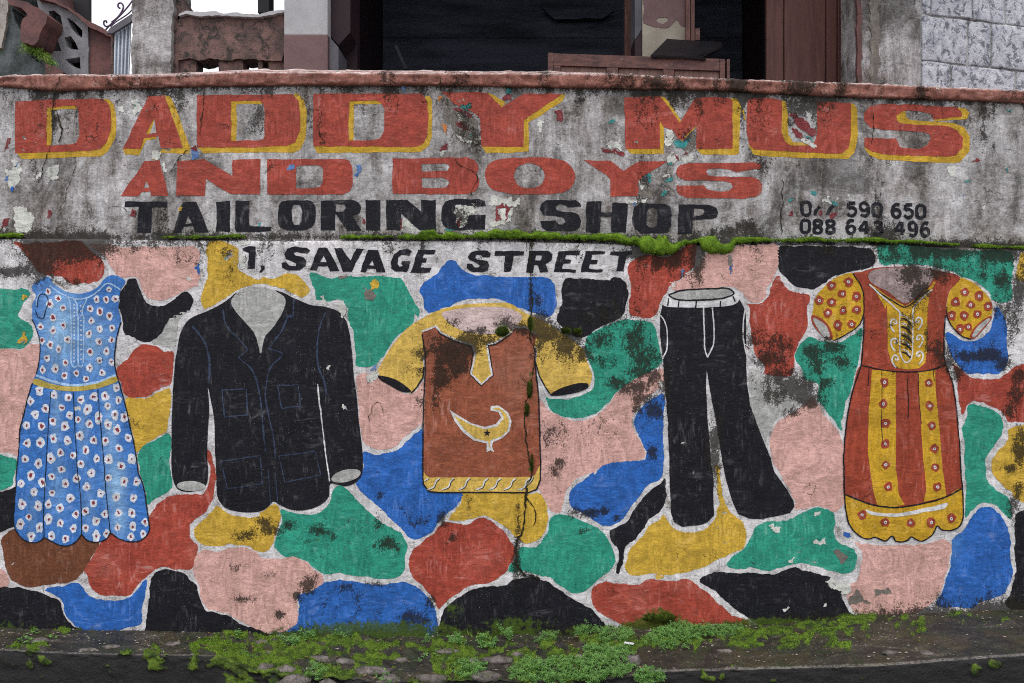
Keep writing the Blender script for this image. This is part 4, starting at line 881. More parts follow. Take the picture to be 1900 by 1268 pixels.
strokes("neck_trim", [(nk, 3.2)], M['line_white'], shirt, 0.0, 4.6, smooth=False)
strokes("outline", [(t(1,2, 1345,190,1372,236,1470,290,1600,332,1612,380,1590,530,1672,620,1762,540,1728,325,1790,310,1900,236), 2.0), (t(1,2, 1240,240,1262,380,1262,520,1252,700,1248,900,1246,1200)+t(1,3, 1250,150,1288,203,1352,214,1900,214)+t(2,3, 0,216,120,214,182,190,209,120,211,0)+t(2,2, 205,1000,195,700,178,540,168,440,170,340), 2.6),
   (t(2,2, 168,430,200,540,240,620,285,684), 2.2), (t(1,2, 1252,480,1245,560,1200,630,1158,672), 2.4)], M['line_black'], shirt, 0.0, 4.2, smooth=False)
paint("sleeve_mouth", [t(1,2, 913,545,990,552,1080,592,1158,660,1100,664,1000,615,940,580)], M['line_black'], shirt, 0.0, 3.2, True, .4)
paint("sleeve_mouth", [t(2,2, 280,686,330,648,430,612,520,597,562,608,555,635,500,660,400,682,330,692)], M['line_black'], shirt, 0.0, 3.2, True, .4)
strokes("sleeve_edge", [(t(2,2, 235,640,262,695,330,706,430,698,520,675,585,640,600,590), 4.2), (t(2,2, 185,530,215,600,240,650), 3), (t(2,2, 600,590,590,520,560,440,540,380), 3.2)], M['line_white'], shirt, 0.0, 2.4)
cr = paint("crescent_emblem", [t(1,2, 1443,797,1500,832,1600,892,1700,920,1780,900,1822,850,1800,812,1740,798,1745,765,1800,762,1870,810,1897,880,1882,950,1830,1000,1762,1030,1752,1060,1768,1106,1745,1090,1713,1104,1715,1040,1620,1020,1540,960,1480,880)], M['line_white'], shirt, 0.0, 4.2, False, .3)
paint("crescent_fill", [t(1,2, 1476,835,1580,896,1700,937,1792,917,1842,855,1814,800,1760,788,1762,779,1803,777,1858,820,1880,880,1866,945,1820,988,1745,1016,1735,1050,1745,1082,1730,1062,1727,1025,1635,1006,1560,948,1505,880)], M['shirt_yellow'], shirt, 0.0, 5, False, .3)
cx, cy = t(1,2, 1717,965)[0]; st = []
for i in range(10):
    a = -math.pi / 2 + i * math.pi / 5; r = 7.2 if i % 2 == 0 else 2.8
    st.append((cx + r * math.cos(a), cy + r * math.sin(a)))
paint("star", [st], M['line_black'], shirt, 0.0, 5.8, False, .2, step=3)

# ------------------------------------------------------------ black trousers
tr = t(2,1, 1103,1172,1280,1188,1500,1188,1672,1126,1700,1180,1715,1240)+t(2,2, 1720,150,1720,400,1725,600,1750,760,1800,900,1850,1030,1900,1150)+t(3,3, 65,60,150,180,205,270,212,315,180,362,80,388,0,404)+t(2,3, 1850,412,1740,405,1660,370,1620,280,1580,150,1545,0)+t(2,2, 1520,1000,1470,750,1430,500,1425,650,1440,900,1460,1150)+t(2,3, 1480,150,1482,380,1440,430,1380,455,1250,467,1190,430,1165,350,1155,0)+t(2,2, 1145,900,1120,600,1108,420,1085,250,1088,100,1100,50)
tro = paint("painted_trousers", [tr], M['black'], mural, 0.0, 2, False, .8, label="painted black flared trousers with a white waistband")
wb = paint("waistband", [t(2,1, 1113,1145,1145,1100,1250,1066,1450,1050,1600,1050,1650,1068,1674,1120,1645,1163,1450,1190,1280,1190,1112,1175)], M['line_white'], tro, 0.0, 3, True, .4)
paint("waist_opening", [t(2,1, 1150,1100,1250,1070,1450,1060,1590,1060,1622,1085,1560,1118,1350,1134,1200,1126)], M['grey'], tro, 0.0, 3.6, True, .4)
strokes("waist_outline", [(t(2,1, 1148,1098,1250,1066,1450,1054,1600,1056,1628,1085,1560,1120,1350,1138,1200,1130,1148,1100), 3.0), (t(2,1, 1148,1120,1143,1178), 2.4), (t(2,1, 1225,1140,1219,1187), 2.4), (t(2,1, 1352,1146,1347,1192), 2.4), (t(2,1, 1531,1143,1528,1187), 2.2), (t(2,1, 1622,1108,1642,1148), 2.4)], M['line_black'], tro, 0.0, 4.4)
strokes("pocket_piping", [(t(2,2, 1090,100,1122,150,1140,240,1135,350,1105,420), 2.3), (t(2,2, 1710,60,1697,150,1700,280,1720,390), 2.2), (t(2,2, 1405,45,1410,200,1418,350,1435,410), 2.6), (t(2,2, 1470,45,1482,200,1480,310,1435,412), 2.4)], M['line_white'], tro, 0.0, 3.4)

# ------------------------------------------------------------ red and yellow gown
bod = t(3,1, 640,940,700,930,780,905,900,893,1100,893,1240,918,1430,970,1352,1070,1325,1170,1325,1260)+t(3,2, 1318,100,1310,250,1310,380,1322,462,1210,500,1100,514,1000,516,850,502,710,463,714,300,725,100,722,0)+t(3,1, 712,1080,680,1000)
gown = paint("painted_gown", [bod], M['gown_red'], mural, 0.0, 3, True, .5, label="painted red and yellow gown with puffed sleeves and laced bodice")
gs = paint("gown_skirt", [t(3,2, 700,468,850,502,1000,516,1200,502,1320,465,1370,600,1400,800,1420,1000,1437,1240)+t(3,3, 1440,100,1437,185,1300,252,1100,302,940,322,800,302,680,262,583,222,575,50)+t(3,2, 575,1100,600,850,640,650)], M['gown_red'], gown, 0.0, 3, True, .5)
paint("yellow_sleeve", [t(3,1, 640,940,700,1030,718,1100,720,1200)+t(3,2, 716,100,680,175,600,230,495,285,470,210,430,150,345,100,355,40)+t(3,1, 352,1170,370,1110,430,1040,520,970,600,940)], M['gown_yellow'], gown, 0.0, 2.2, True, .5)
paint("yellow_sleeve", [t(3,1, 1430,972,1360,1060,1335,1130,1325,1230)+t(3,2, 1330,100,1380,190,1450,250,1512,272,1560,180,1640,115,1665,90,1665,30)+t(3,1, 1650,1130,1600,1070,1530,1010,1480,985)], M['gown_yellow'], gown, 0.0, 2.2, True, .5)
paint("bodice_panel", [t(3,1, 770,1020,830,1110,880,1200)+t(3,2, 893,20,895,200,897,350,920,450,980,490,1050,499,1130,487,1175,445,1187,350,1188,150)+t(3,1, 1190,1200,1205,1080,1250,1005,1230,1000,1130,1110,1028,1180,900,1110)], M['gown_yellow'], gown, 0.0, 3.8, False, .5)
paint("neck_border", [t(3,1, 750,975,770,925,830,900,1100,893,1215,905,1240,950,1225,1020,1150,1082,1028,1180,900,1095,775,1018)], M['gown_red'], gown, 0.0, 4.3, False, .4)
paint("neck_opening", [t(3,1, 752,960,780,922,860,903,1000,897,1110,897,1205,912,1232,950,1215,1005,1150,1065,1030,1160,900,1075,775,1008)], M['mauve'], gown, 0.0, 4.9, True, .4)
for s_, cs in ((1, t(3,2, 780,500,955,515,955,700,957,900,957,1240)+t(3,3, 962,60,978,230,1022,302,940,322,820,307,790,200,768,50)+t(3,2, 750,1100,758,800,770,650)), (2, t(3,2, 1118,512,1245,495,1250,650,1275,900,1300,1240)+t(3,3, 1307,80,1328,242,1250,262,1160,282,1182,180,1168,60)+t(3,2, 1155,1150,1140,850,1122,620))):
    paint("skirt_stripe", [cs], M['gown_yellow'], gown, 0.0, 3.8, False, .5)
hem = t(3,3, 582,228,680,268,800,308,940,327,1100,307,1300,257,1440,188,1447,400,1420,460,1350,490,1290,482,1262,455,1220,522,1140,568,1070,537,1040,565,960,570,930,532,880,566,800,540,760,553,690,530,620,450,592,350)
paint("scalloped_hem", [hem], M['gown_yellow'], gown, 0.0, 3.2, True, .4)
paint("hem_highlight", [t(3,3, 735,338,820,360,950,368,1080,347,1200,322,1340,290,1320,328,1200,352,1080,375,960,392,880,388,760,368)], M['line_white'], gown, 0.0, 4.2, True, .8)
paint("sleeve_cuff", [t(3,2, 1503,262,1535,190,1645,108,1665,112,1600,205,1525,275)], M['gown_red'], gown, 0.0, 3, True, .3)
paint("cuff_lining", [t(3,2, 1520,258,1548,195,1640,122,1652,126,1592,198,1532,262)], M['grey'], gown, 0.0, 3.8, True, .3)
paint("sleeve_cuff", [t(3,2, 338,100,380,108,440,148,478,205,492,270,450,270,400,235,345,165)], M['gown_red'], gown, 0.0, 3, True, .3)
paint("cuff_lining", [t(3,2, 350,120,400,140,440,175,462,215,468,262,430,258,370,180)], M['grey'], gown, 0.0, 3.8, True, .6)
ro = t(3,1, 485,1030,608,1003,565,1092,665,1110,395,1140,485,1152,568,1213,668,1205,455,1232)+t(3,2, 527,172,632,167)+t(3,1, 1463,1080,1570,1107,1395,1150,1505,1172,1635,1182,1365,1252,1460,1252,1557,1240)+t(3,2, 1490,185,1427,205,873,592,865,750,882,893,880,1045,883,1197,1197,597,1207,765,1222,913,1240,1080,1245,1217)+t(3,3, 900,173,1263,173,710,378,880,433,1065,437,1217,433,1365,405)
blobs("rosettes", [(x, y, 7.6 + rng.random()) for x, y in ro], 8, M['gown_red'], gown, 0.0, 4.6, n=12, irr=.25, squash=1.05)
blobs("rosette_centres", [(x, y, 2.9) for x, y in ro], 3, M['line_white'], gown, 0.0, 5.3, n=8, squash=1.0)
blobs("rosette_dots", [(x, y, 1.1) for x, y in ro], 1, M['line_black'], gown, 0.0, 6.0, n=5, squash=1.0)
strokes("white_braid", [(t(3,1, 760,1022,880,1130,970,1210,1000,1250), 2.6), (t(3,2, 985,80,985,250,990,390,1030,448,1068,420,1080,250,1082,60)+t(3,1, 1085,1200,1130,1140,1222,1060), 2.4)], M['line_white'], gown, 0.0, 5.6)
strokes("lacing", [(t(3,2, 995,100+i*62,1035,112+i*62,1072,150+i*62), 1.8) for i in range(5)] + [(t(3,2, 1000,150+i*66,1030,165+i*66,1060,200+i*66), 1.4) for i in range(4)], M['line_white'], gown, 0.0, 5.4, taper=True)
strokes("lacing_shadow", [(t(3,2, 995,120+i*62,1035,134+i*62,1072,172+i*62), 3.4) for i in range(5)], M['line_black'], gown, 0.0, 4.8, taper=True)
cu = []
for (cx, cy, s_) in ((940,150,-1),(945,290,-1),(950,415,-1),(1125,135,1),(1130,265,1),(1132,385,1)):
    P = [(cx + s_ * a, cy + b) for a, b in ((-22, 14), (-20, -8), (0, -20), (20, -8), (24, 20), (8, 55), (-6, 72))]
    cu.append((t(3,2, *[v for p in P for v in p]), 3.0)); 
    P = [(cx + s_ * a, cy + b) for a, b in ((-22, 14), (-6, 14), (0, 2))]; cu.append((t(3,2, *[v for p in P for v in p]), 2.6))
strokes("scroll_marks", cu, M['line_white'], gown, 0.0, 5.4)
strokes("outline", [(t(3,2, 700,466,850,500,1000,516,1200,502,1322,464), 2.2), (t(3,2, 722,110,715,300,700,466,640,650,600,850,575,1100,574,1250)+t(3,3, 580,225,590,350,620,452,690,532,760,556,800,542,880,570,930,532,960,573,1040,568,1070,538), 2.6),
   (t(3,3, 1070,538,1140,571,1222,524,1262,457,1290,484,1350,493,1422,462,1449,400,1440,100)+t(3,2, 1437,1250,1420,1000,1402,800,1372,600,1322,464,1312,380,1312,250,1320,100), 2.4), (t(3,3, 583,226,680,266,800,306,940,325,1100,305,1300,255,1440,186), 2.8),
   (t(3,1, 755,1022,850,1090,940,1148,1025,1186,1130,1112,1200,1062), 2.2), (t(3,1, 640,942,700,1030,718,1100,722,1200)+t(3,2, 716,105,680,178,600,235,500,288), 2.0), (t(3,2, 1330,40,1332,105,1380,195,1450,256,1514,276), 2.2),
   (t(3,2, 852,510,855,700,850,900,862,1050), 1.2), (t(3,2, 1120,520,1128,700,1145,900), 1.0), (t(3,2, 1228,505,1240,580), 1.2), (t(3,2, 1040,560,1048,700,1046,860), 1.4), (t(3,2, 760,480,752,620), 1.4)], M['line_black'], gown, 0.0, 5.0)

# ------------------------------------------------------------ older coats showing through and bare flakes
def flake(P, mat, Yf=UPY, layer=3, parent=None):
    paint("paint_flake", [P], M[mat], parent or signw, Yf, layer, False, 1.6, step=4, rag=7)
flake(t(1,0, 1385,700,1450,735,1520,850,1660,880,1660,1060,1590,1050,1500,1020,1450,920,1390,860), 'flake_grey', layer=2.6)
flake(t(1,0, 1465,780,1510,790,1600,840,1590,870,1530,830), 'maroon'); flake(t(1,0, 1530,770,1590,762,1610,800,1560,810), 'teal'); flake(t(1,0, 1480,900,1540,890,1575,950,1540,970,1500,930), 'maroon')
flake(t(1,0, 1495,850,1580,860,1560,890,1510,890), 'flake_white'); flake(t(1,0, 1500,1000,1560,1020,1610,1030,1600,1050,1520,1035), 'flake_white'); flake(t(1,0, 1385,900,1420,930,1410,990,1390,950), 'flake_orange')
flake(t(1,0, 1380,1070,1410,1060,1430,1110,1370,1110), 'maroon'); flake(t(1,0, 1365,1112,1425,1115,1390,1145), 'flake_white'); flake(t(1,0, 1355,700,1385,720,1375,760,1352,740), 'flake_orange'); flake(t(1,0, 1840,700,1900,690,1900,740,1850,750), 'maroon')
flake(t(1,0, 1080,640,1110,640,1110,672,1085,670), 'flake_blue'); flake(t(1,0, 1860,655,1895,650,1895,690,1858,685), 'teal')
flake(t(0,0, 1400,1110,1450,1105,1450,1160,1410,1170), 'flake_blue'); flake(t(0,0, 1110,1120,1180,1110,1160,1180,1115,1170), 'flake_white'); flake(t(0,0, 1180,1190,1210,1190,1225,1267,1205,1260), 'flake_white'); flake(t(0,0, 1400,1080,1440,1075,1450,1110,1405,1108), 'maroon')
flake(t(0,0, 975,740,1020,735,1040,800,1000,850,980,830), 'flake_white'); flake(t(0,0, 870,780,910,790,905,815,875,808), 'flake_white'); flake(t(0,0, 40,1050,75,1020,60,1090,30,1100), 'maroon')
flake(t(3,0, 180,830,215,830,300,900,380,980,350,1010,260,950,190,880), 'maroon'); flake(t(3,0, 240,1010,300,1020,380,1090,350,1090,290,1050), 'flake_white'); flake(t(3,0, 290,990,330,1000,370,1050,340,1050), 'teal'); flake(t(3,0, 190,930,240,960,330,1040,300,1045,220,1000), 'maroon')
flake(t(2,0, 1120,960,1170,960,1190,1010,1170,1070,1130,1080), 'flake_white'); flake(t(2,0, 1190,1040,1300,1040,1290,1080,1200,1090), 'teal'); flake(t(2,0, 1230,1060,1300,1040,1350,930,1355,1080,1280,1140), 'flake_grey', layer=2.6)
flake(t(2,0, 650,1090,740,1110,830,1120,825,1145,720,1135), 'maroon'); flake(t(2,0, 700,1060,790,1030,800,1100,730,1100), 'flake_white'); flake(t(2,0, 190,900,225,895,220,960,200,970), 'flake_white'); flake(t(2,0, 320,820,375,810,370,880,330,900), 'maroon')
flake(t(2,0, 1140,1150,1210,1130,1230,1180,1190,1200,1150,1190), 'flake_white'); flake(t(2,0, 1190,1140,1220,1150,1210,1190), 'maroon', layer=3.6); flake(t(2,0, 1130,1180,1190,1190,1180,1225,1140,1215), 'teal'); flake(t(2,0, 1250,1160,1330,1130,1340,1170,1270,1190), 'flake_white')
flake(t(2,0, 715,890,755,885,745,905,720,905), 'teal'); flake(t(2,0, 1695,820,1715,815,1710,895,1695,895), 'letter_yellow')
flake(t(2,1, 935,280,985,280,1030,330,1020,380,950,390,930,350), 'flake_grey', layer=2.6); flake(t(2,1, 945,290,975,295,960,340,940,330), 'flake_white', layer=3.3); flake(t(2,1, 990,215,1025,225,1020,270,1000,265), 'teal'); flake(t(2,1, 1125,250,1165,240,1170,270,1135,275), 'teal')
flake(t(2,1, 840,385,920,395,930,420,860,430,830,410), 'flake_white'); flake(t(2,1, 950,395,1000,390,995,412,950,420), 'flake_white'); flake(t(2,1, 0,395,55,400,50,440,0,440), 'flake_white'); flake(t(2,1, 1105,330,1140,320,1130,380,1108,370), 'teal')
flake(t(1,1, 1770,445,1890,445,1885,465,1800,470,1790,500,1820,560,1770,570), 'maroon'); flake(t(1,1, 1740,370,1900,385,1900,440,1720,440), 'flake_white', layer=2.6); flake(t(1,1, 1820,470,1900,470,1900,560,1840,590,1730,600), 'flake_white', layer=2.6); flake(t(1,1, 1860,470,1885,470,1870,550,1845,560), 'maroon', layer=3.4)
flake(t(1,1, 1490,440,1600,450,1640,480,1590,520,1550,600,1500,600,1485,520), 'flake_white', layer=2.6); flake(t(1,1, 1510,530,1545,520,1520,600,1495,600), 'maroon', layer=3.3); flake(t(1,1, 1100,530,1180,580,1150,610,1095,600), 'flake_white', layer=1.6); flake(t(1,1, 1088,530,1108,535,1098,600,1086,600), 'maroon', layer=3)
flake(t(1,1, 245,155,305,150,300,180,260,190), 'flake_blue'); flake(t(1,1, 755,150,790,145,785,200,755,215), 'flake_blue'); flake(t(1,1, 750,210,780,205,780,225,750,228), 'blue'); flake(t(1,1, 1410,620,1470,622,1430,640), 'teal'); flake(t(1,1, 790,530,820,540,815,580,790,570), 'maroon')
flake(t(0,1, 355,470,372,480,370,520,345,525), 'maroon'); flake(t(0,1, 30,540,60,535,50,600,10,605), 'maroon'); flake(t(0,1, 345,180,430,130,440,240,400,260,340,230), 'flake_white'); flake(t(0,1, 80,110,120,100,145,160,100,160), 'flake_white'); flake(t(0,1, 245,210,310,190,310,220,270,240), 'flake_white')
flake(t(0,1, 30,180,150,160,150,250,100,330,50,290), 'flake_white', layer=1.5); flake(t(0,1, 80,300,115,300,110,335,85,335), 'blue'); flake(t(0,1, 40,225,70,220,60,260,42,258), 'flake_blue'); flake(t(0,1, 1310,440,1330,440,1325,490,1305,490), 'letter_yellow'); flake(t(0,1, 955,480,985,490,980,530,955,520), 'maroon')
flake(t(0,1, 90,450,170,440,250,520,210,640,120,640,100,540), 'flake_white', layer=.8); flake(t(0,1, 1880,570,1900,565,1900,595), 'teal')
flake(t(3,1, 175,380,205,385,200,415,175,410), 'teal'); flake(t(3,1, 155,520,190,480,205,490,190,520), 'maroon'); flake(t(3,1, 385,490,405,490,410,535,390,520), 'maroon'); flake(t(3,1, 470,510,510,485,505,520,480,545), 'maroon'); flake(t(3,1, 480,410,520,405,520,440,485,440), 'teal'); flake(t(3,1, 415,395,480,380,470,430,420,420), 'flake_white')
flake(t(3,1, 1510,115,1550,100,1580,120,1550,135), 'maroon'); flake(t(3,1, 1475,262,1515,262,1505,280,1480,280), 'teal'); flake(t(3,1, 1600,450,1625,430,1615,470,1595,478), 'flake_white'); flake(t(3,1, 1340,160,1405,150,1400,240,1350,220), 'flake_white'); flake(t(3,1, 1765,165,1785,160,1785,190), 'teal'); flake(t(3,1, 335,335,370,335,360,352,340,352), 'teal'); flake(t(3,0, 1770,790,1815,800,1790,830), 'teal')
for P, m_ in ((t(0,1, 1445,890,1470,860,1475,930,1455,950), 'blue'), (t(0,1, 1755,700,1800,705,1845,690,1840,715,1770,740), 'flake_white'), (t(0,1, 1760,760,1810,830,1810,910,1770,910,1755,850), 'flake_white'), (t(0,1, 1345,970,1400,960,1400,985,1370,975), 'flake_white'),
              (t(1,1, 860,1000,925,985,920,1030,880,1080,862,1040), 'yellow'), (t(1,1, 810,1075,870,1060,900,1110,870,1140,820,1130), 'flake_grey'), (t(1,1, 505,1120,530,1115,550,1180,520,1170), 'flake_white'), (t(1,1, 620,1160,660,1145,690,1200,670,1267,640,1250), 'flake_white'), (t(1,1, 630,960,700,950,725,965,650,985), 'flake_grey'),
              (t(2,1, 1590,810,1615,815,1620,920,1595,935), 'flake_grey'), (t(2,1, 1592,895,1618,890,1615,940,1598,930), 'blue'), (t(2,1, 1245,905,1268,910,1265,960,1248,955), 'flake_blue'), (t(2,1, 1165,1000,1210,1000,1200,1045,1150,1060), 'flake_white'),
              (t(0,1, 365,962,390,960,390,985,440,985,480,1000,440,1015), 'flake_grey'), (t(0,2, 165,235,185,235,215,300,180,310,175,280,150,310,130,300), 'yellow'), (t(0,1, 170,1090,205,1100,190,1140,165,1130), 'yellow'),
              (t(0,2, 555,780,600,770,605,800,570,815), 'flake_white'), (t(1,2, 530,460,560,460,565,490,540,490), 'flake_white'), (t(1,2, 650,765,685,775,685,800,655,800), 'flake_white'), (t(1,2, 820,540,920,520,910,560,860,600), 'flake_white'), (t(1,2, 840,495,905,470,905,500,850,525), 'flake_blue'),
              (t(3,3, 15,450,60,455,120,465,100,500,70,505), 'flake_white'), (t(3,3, 345,370,400,355,395,390,350,405), 'flake_white'), (t(3,3, 345,570,440,555,450,600,350,600), 'flake_white'), (t(3,3, 500,645,540,645,600,690,580,740,555,740), 'flake_grey'), (t(3,3, 165,715,200,690,210,700,180,725), 'flake_white'),
              (t(3,3, 430,860,500,850,620,880,620,960,560,960,480,905), 'flake_white'), (t(3,3, 610,1020,640,945,690,935,720,990,760,1000,780,1015,700,1010,660,1030), 'flake_grey'), (t(3,3, 800,925,850,930,900,920,930,950,900,965,850,960,820,985,800,960), 'flake_grey'), (t(3,3, 575,520,620,495,625,535,580,550), 'blue'), (t(3,3, 135,1070,170,1050,180,1070,150,1090), 'flake_white'), (t(3,3, 430,1025,460,1020,450,1045,430,1040), 'flake_white'),
              (t(2,3, 1060,815,1115,815,1110,848,1060,848), 'yellow'), (t(2,2, 1070,590,1115,580,1115,635,1080,630), 'flake_white')):
    flake(P, m_, 0.0, 6.4 if m_ in ('x',) else 3.1, mural)
# dark cracks
def crack(lines, Yf, parent, layer=6.2):
    lines = [(l, w * .62) for l, w in lines]
    strokes("crack", lines, M['crack'], parent, Yf, layer, smooth=True, jit=.9, amp=3.2)
crack([(px(985,448,984,500,986,560,982,610,990,650,988,700,978,740,973,790,978,830,984,870,983,892,976,905,975,920,985,935,992,950,993,965,990,975), 3.0), (px(978,905,975,935,972,968,968,985,960,1000,957,1030,962,1055,975,1068), 4.5), (px(970,1066,1000,1072), 6), (px(1048,600,1060,606), 3)], 0.0, mural, 6.6)
crack([(t(2,1, 105,690,108,775), 1.8), (t(0,2, 120,1010,160,980,168,830,180,760), 1.0), (t(1,2, 850,880,845,850,870,810,880,770,930,735,960,780,962,810), 1.6), (t(2,1, 1740,900,1790,915), 1)], 0.0, mural, 6.6)
crack([(t(0,0, 370,560,410,620,402,690,392,800,385,1050,355,1140,345,1180)+t(0,1, 310,200,290,280), 2.0), (t(0,0, 425,830,430,900,460,960,440,1040), 3.5), (t(0,0, 1380,1100,1310,1160,1270,1220,1245,1267), 2.2), (t(0,0, 1505,600,1500,720,1490,850,1460,990), 2.0), (t(1,0, 1430,520,1350,600,1340,660), 2.2),
   (t(1,0, 490,945,485,990,515,1050,480,1055), 2.6), (t(1,1, 1480,100,1540,160,1600,190,1640,250,1610,320,1590,370), 2.0), (t(3,0, 785,840,790,940,785,1050), 2.2), (t(3,0, 835,610,835,700), 1.6), (t(3,0, 690,610,690,690), 1.4), (t(3,1, 120,250,125,400,118,560,120,660), 2.2), (t(1,1, 130,150,110,190,90,215), 1.8),
   (t(1,1, 480,365,478,395), 1.4), (t(0,1, 560,150,520,260,490,370,470,430), 1.6), (t(0,0, 1290,1180,1340,1160), 1.2), (t(0,1, 830,450,910,455,940,490), 1.6)], UPY, signw, 6.0)

for x_, w_ in ((103, 1.8), (812, 2.0), (378, 1.0), (1633, 1.6), (1594, 1.0), (1250, 1.0)):
    y0_, y1_ = float(L(COPT, x_)) + 4, float(L(COPB, x_)) + 3
    strokes("crack", [(px(x_ + 6, y0_, x_ + 1, (y0_ + y1_) / 2, x_ - 4, y1_), w_)], M['crack'], signw, UPY - .032, 0, smooth=True, jit=.9, amp=4)
# ------------------------------------------------------------ ground, step, moss
def step_geo(x):
    """plan x -> rear height below the eye, front depth, front height below the eye"""
    pr = L(FOOT, x); pf = np.interp(x, [-100, 0, 150, 400, 470, 560, 700, 900, 1100, 1185, 1200, 1420, 1600, 1750, 1900, 2000], [1203, 1205, 1213, 1216, 1240, 1256, 1262, 1262, 1258, 1250, 1246, 1240, 1236, 1226, 1215, 1210])
    drop = np.interp(x, [0, 400, 480, 1100, 1200, 1900], [.02, .02, .07, .08, .04, .03])
    zr = (pr - 634) * S; zf = zr + drop
    d = D - D * zf / ((pf - 634) * S)
    return zr, d, zf
def rock(x, s):
    a = np.interp(x, [0, 380, 470, 1120, 1200, 1900], [.006, .008, .030, .030, .010, .007])
    big = np.abs(fbm(x / 26.0, s * 5.0 + 3, 3) - .5) * 2
    return a * ((fbm(x / 34.0, s * 4.0, 4) - .5) * 1.6 - big * .6) + .003 * (fbm(x / 5.0, s * 26.0, 2) - .5)
def step_pt(x, s, lift=0.0):
    zr, d, zf = step_geo(x)
    Y = -d * s
    z = CZ - (zr + (zf - zr) * s) + rock(x, s) * np.minimum(1, (1 - s) * 8 + .4) + lift
    return (x - 950) * S * (D + Y) / D * 1.0, Y, z

def moss_mask(x, s):
    """0..1 cover of moss on the step, s 0 at the wall 1 at the lip, above 1 down the face"""
    n = fbm(x / 15.0 + 40, s * 8.0 + 5, 4); n2 = fbm(x / 46.0, s * 2.5, 3)
    m = np.zeros(np.shape(x))
    for (cx, cs, rx, rs, w) in ((50, .9, 40, .3, .75), (20, 1.3, 26, .5, .5), (95, .1, 50, .14, .7), (240, .95, 14, .16, .9), (290, 1.15, 22, .45, .95), (208, 1.4, 14, .16, .8), (365, 1.4, 16, .5, .7), (395, .62, 50, .34, 1.1), (440, 1.0, 46, .8, 1.2),
            (440, .1, 50, .14, 1.0), (520, .8, 50, .5, 1.05), (560, .4, 70, .3, .95), (640, .2, 120, .2, 1.0), (700, .55, 80, .25, .9), (780, .25, 90, .2, .75), (850, .5, 70, .3, .95), (840, .8, 60, .3, .9), (620, .9, 80, .2, .9), (930, .3, 60, .2, .7), (960, .6, 60, .2, .75),
            (1030, .35, 60, .16, .7), (1060, .55, 60, .3, .9), (1120, .3, 80, .2, .9), (1180, .4, 60, .2, .9), (1240, .35, 40, .22, 1.0), (1300, .3, 60, .2, .95), (1390, .25, 60, .2, .95), (1440, .18, 40, .16, 1.05), (1470, .45, 50, .18, .9), (1395, .45, 50, .12, .7),
            (1590, .06, 34, .12, 1.15), (1660, .1, 40, .1, .6), (1770, .08, 30, .08, .85), (1560, .55, 90, .2, .55), (1700, .45, 60, .16, .55), (1500, .3, 40, .2, .7), (1305, 1.16, 8, .1, 1.0), (1320, 1.18, 8, .1, 1.0), (1338, 1.14, 7, .1, 1.0), (1805, 1.2, 14, .14, 1.0), (1842, 1.1, 10, .1, .9), (1430, 1.3, 14, .12, .7),
            (560, 1.2, 90, .4, .7), (620, .45, 260, .4, .62), (900, .4, 260, .4, .6), (480, .6, 90, .5, .8), (1480, .12, 120, .1, .7), (1560, .35, 160, .2, .6), (1720, .25, 120, .15, .55), (60, 1.3, 10, .3, .9), (85, 1.15, 14, .16, .9), (30, 1.6, 12, .4, .8), (75, 1.6, 12, .4, .6), (760, 1.2, 120, .4, .6), (1000, 1.1, 120, .4, .7)):
        m = np.maximum(m, w * np.exp(-(((x - cx) / rx) ** 2 + ((s - cs) / rs) ** 2) * .8))
    return np.clip((m * .88 + (n - .5) * 1.25 + (n2 - .5) * .5 - .44) * 4.0, 0, 1)

